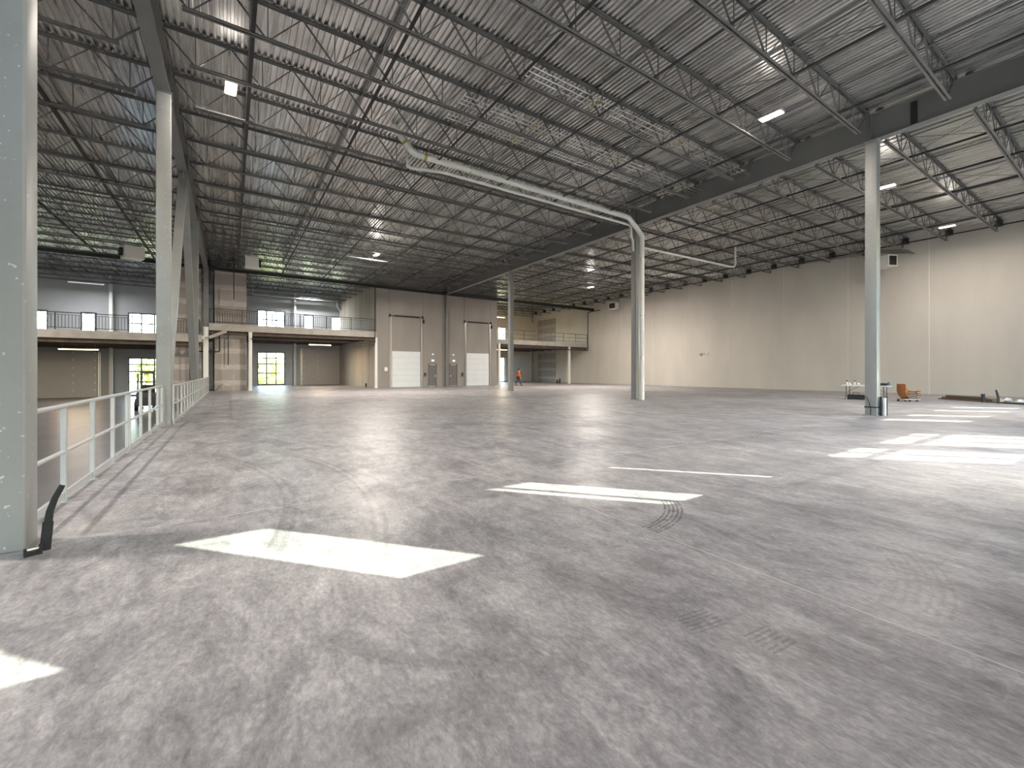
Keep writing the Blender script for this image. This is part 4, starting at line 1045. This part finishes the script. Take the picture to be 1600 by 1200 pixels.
def ps(a_, b_, z_=0): return pb + Vector((math.cos(ang) * a_ - math.sin(ang) * b_, math.sin(ang) * a_ + math.cos(ang) * b_, z_))
for k, (a_, b_, sc, lb) in enumerate(((-0.35, -0.66, 0.16, 'crumpled white wrapping in front of the scrap pile, far piece'), (-0.85, -0.68, 0.2, 'crumpled white wrapping in front of the scrap pile, middle piece'), (-1.45, -0.62, 0.17, 'crumpled white wrapping in front of the scrap pile, near piece'))):
    mb = MB().ball((0, 0, sc * 0.45), sc, 9, 6, (1.3, 0.9, 0.5)); rr = random.Random(k)
    mb.v = [(x * rr.uniform(0.75, 1.2), y * rr.uniform(0.75, 1.2), max(0.0, z * rr.uniform(0.7, 1.25))) for x, y, z in mb.v]
    tag(mb.build('crumpled_wrapping', 'paper_white', None, ps(a_, b_)), lb, 'wrapping', 'scrap pile by the beige wall')
o = MB().lathe([(0.07, 0), (0.06, 0.32), (0.075, 0.34), (0.075, 0.40)], 12).build('pipe_offcut', 'unit_black', None, ps(-0.95, 0.55)); tag(o, 'short dark pipe offcut standing upright at the scrap pile', 'pipe')
o = MB().path([(0, 0, 0), (-0.02, 0, 0.25), (-0.09, 0.03, 0.48), (-0.16, 0.05, 0.62)], [0.05, 0.045, 0.04, 0.03], 8).build('bent_hose', 'fork_dark', None, ps(-1.72, 0.62)); tag(o, 'bent dark hose sticking up from the floor beside the scrap pile', 'hose')
for k, (a_, b_, L_, r_, lb) in enumerate(((-2.35, 0.36, 1.3, 0.04, 'wall side'), (-2.5, 0.08, 1.5, 0.05, 'middle'), (-2.4, -0.20, 1.2, 0.035, 'camera side'))):
    o = MB().path([(-L_ / 2, 0, r_), (0, 0.02, r_), (L_ / 2, -0.03, r_)], r_, 8).build('metal_tube', 'fork_green' if k == 1 else 'fork_dark', None, ps(a_, b_), ang + 0.15); tag(o, 'loose metal tube at the near end of the scrap pile, %s' % lb, 'tube', 'scrap pile by the beige wall')

# ------------------------------------------------------------------ floor stubs and cables
cs = SK(XLF + 0.085, GY[0] - 0.13)
st = thing('conduit_stub', 'bent black conduit rising from the floor beside the near left column', 'conduit', cs)
MB().path([(0, 0, 0), (0.005, 0.01, 0.10), (0.012, 0.02, 0.22)], 0.034, 12).build('sleeve', 'black_rubber', st, smooth=True)
MB().path([(0.012, 0.02, 0.21), (0.02, 0.03, 0.30), (0.045, 0.05, 0.40), (0.085, 0.075, 0.50)], [0.026, 0.024, 0.022, 0.020], 10).build('hose', 'black_rubber', st, smooth=True)
cl = thing('floor_clamp', 'small black clamp lying at the foot of the near left column', 'clamp', SK(XLF + 0.055, GY[0] - 0.20), 0.4)
MB().box(-0.05, 0.05, -0.02, 0.02, 0, 0.03).box(-0.05, -0.035, -0.02, 0.02, 0.03, 0.06).box(0.035, 0.05, -0.02, 0.02, 0.03, 0.075).build('jaw', 'black_rubber', cl)
MB().tube((-0.035, 0, 0.05), (0.035, 0, 0.05), 0.008, 8).build('bolt', 'galvanised', cl)
q = SK(XM + 0.0, GY[0] - 0.185)
for k, (dx_, dy_, r_, h_, m_, lb) in enumerate(((0.0, 0.06, 0.035, 0.60, 'black_rubber', 'black conduit stub next to the foot of the tall right column'), (0.13, 0.02, 0.06, 0.56, 'pvc_white', 'white conduit stub between two black ones at the tall right column'), (0.26, 0.0, 0.035, 0.58, 'black_rubber', 'black conduit stub farthest from the foot of the tall right column'))):
    t = thing('conduit_stub', lb, 'conduit', q + Vector((dx_, dy_ - 0.02, 0)), 0)
    MB().lathe([(r_, 0), (r_, h_)], 14).build('tube', m_, t, smooth=True); MB().lathe([(r_ * 1.15, h_), (r_ * 1.15, h_ + 0.03)], 14).build('cap', m_, t)
mb = MB(); a = CWM / 2 + 0.006
mb.box(-a, a, -a - 0.006, -a + 0.004, 0.26, 0.30).box(-a, a, a - 0.004, a + 0.006, 0.26, 0.30).box(-a - 0.006, -a + 0.004, -a, a, 0.26, 0.30).box(a - 0.004, a + 0.006, -a, a, 0.26, 0.30)
tag(mb.build('column_strap', 'black_rubber', None, SK(XM, GY[0]), A), 'black strap round the foot of the tall right column', 'strap')
o = MB().path([(-a - 0.01, 0.14, 0.62), (-a - 0.02, 0.10, 0.60), (-a - 0.02, 0.03, 0.42), (-a - 0.02, -0.01, 0.2), (-a - 0.02, 0.0, 0.0)], 0.009, 6).build('loose_cable', 'black_rubber', None, SK(XM, GY[0]), A); tag(o, 'black cable hanging on the side of the tall right column', 'cable')
o = MB().path([(0, 0, 0.01), (0.15, 0.0, 0.05), (0.3, 0.02, 0.28), (0.42, 0.02, 0.42), (0.62, 0.02, 0.52)], 0.018, 6).build('loose_cable', 'black_rubber', None, SK(-0.75, 27.75), A); tag(o, 'black cable curling up from the floor before the drywall shaft', 'cable')
t = thing('floor_valve', 'small black valve riser by the pale side wall of the dock block', 'valve', SK(7.42, 29.2)); MB().lathe([(0.07, 0), (0.07, 0.30)], 10).build('riser', 'unit_black', t); MB().lathe([(0.11, 0.30), (0.11, 0.36)], 10).build('handwheel', 'unit_black', t)
for k, (x, lb) in enumerate(((24.0, 'left'), (24.28, 'right'))):
    t = thing('fire_extinguisher', '%s one of two small dark extinguishers under the far right mezzanine' % lb, 'extinguisher', SK(x, 29.6), 0, 'extinguishers on the floor')
    hh = 0.45 + 0.15 * k
    MB().lathe([(0.11, 0), (0.12, 0.05), (0.12, hh * 0.8), (0.04, hh)], 12).build('cylinder', 'unit_black', t, smooth=True); MB().box(-0.03, 0.10, -0.015, 0.015, hh, hh + 0.06).build('handle', 'unit_black', t)

# ------------------------------------------------------------------ outside
gr = struct(MB().box(-160, 180, -160, 220, -1.2, -0.86).build('ground', 'grass'))
struct(MB().box(-60, 60, 54.6, 66, -0.86, -0.84).build('ground_yard', 'gravel'))
struct(MB().box(-60, 60, -30, -3.2, -0.86, -0.84).build('ground_forecourt', 'gravel'))
def tree(loc, hgt, rad, label, seed, trunk=True, nleaf=900):
    rr = random.Random(seed); t = thing('tree' if trunk else 'shrub', label, 'tree' if trunk else 'shrub', loc, 0, 'greenery behind the building')
    if trunk: MB().path([(0, 0, 0), (0.1, 0, hgt * 0.3), (0, 0.1, hgt * 0.6)], [0.2, 0.15, 0.08], 8).build('trunk', 'bark', t)
    mb = MB(); blobs = [(rr.uniform(-0.5, 0.5) * rad, rr.uniform(-0.5, 0.5) * rad, hgt * rr.uniform(0.35 if trunk else 0.2, 0.8), rad * rr.uniform(0.4, 0.6)) for _ in range(9)]
    for _ in range(nleaf):
        bx_, by_, bz_, br_ = rr.choice(blobs); d = Vector((rr.gauss(0, 1), rr.gauss(0, 1), rr.gauss(0, 1))).normalized() * br_ * rr.uniform(0.6, 1.0)
        c = Vector((bx_, by_, max(0.1, bz_))) + d; c.z = max(0.15, c.z)
        u = Vector((rr.gauss(0, 1), rr.gauss(0, 1), rr.gauss(0, 1))).normalized(); v = u.orthogonal().normalized(); s = rr.uniform(0.15, 0.34)
        mb.add([c - u * s, c + v * s * 0.5, c + u * s, c - v * s * 0.5], [(0, 1, 2, 3)])
    mb.build('crown' if trunk else 'foliage', 'leaf', t)
for k, (x, y, h_, r_, lb) in enumerate(((3.2, 52, 4.2, 2.6, 'rounded green tree seen at right in the main lower back window'), (-0.5, 62, 3.4, 2.4, 'small tree seen at left in the main lower back window'),
        (-9.5, 50, 5.2, 3.0, 'tall leafy tree seen in the sunken-bay back window'), (-13.5, 56, 5.0, 3.2, 'bushy tree behind the sunken-bay back window'), (-6.0, 54, 4.6, 2.8, 'leafy tree seen right in the sunken-bay back window'))):
    tree((x * H, y * H, -0.86), h_, r_, lb, k + 3)
for k in range(4):
    tree(((0.6 + 1.35 * k) * H, (44.2 + 1.45 * k) * H, -0.86), 1.3, 1.3, '%s low shrub from the left outside the main lower back window' % ORD[k + 1], 40 + k, False, 350)
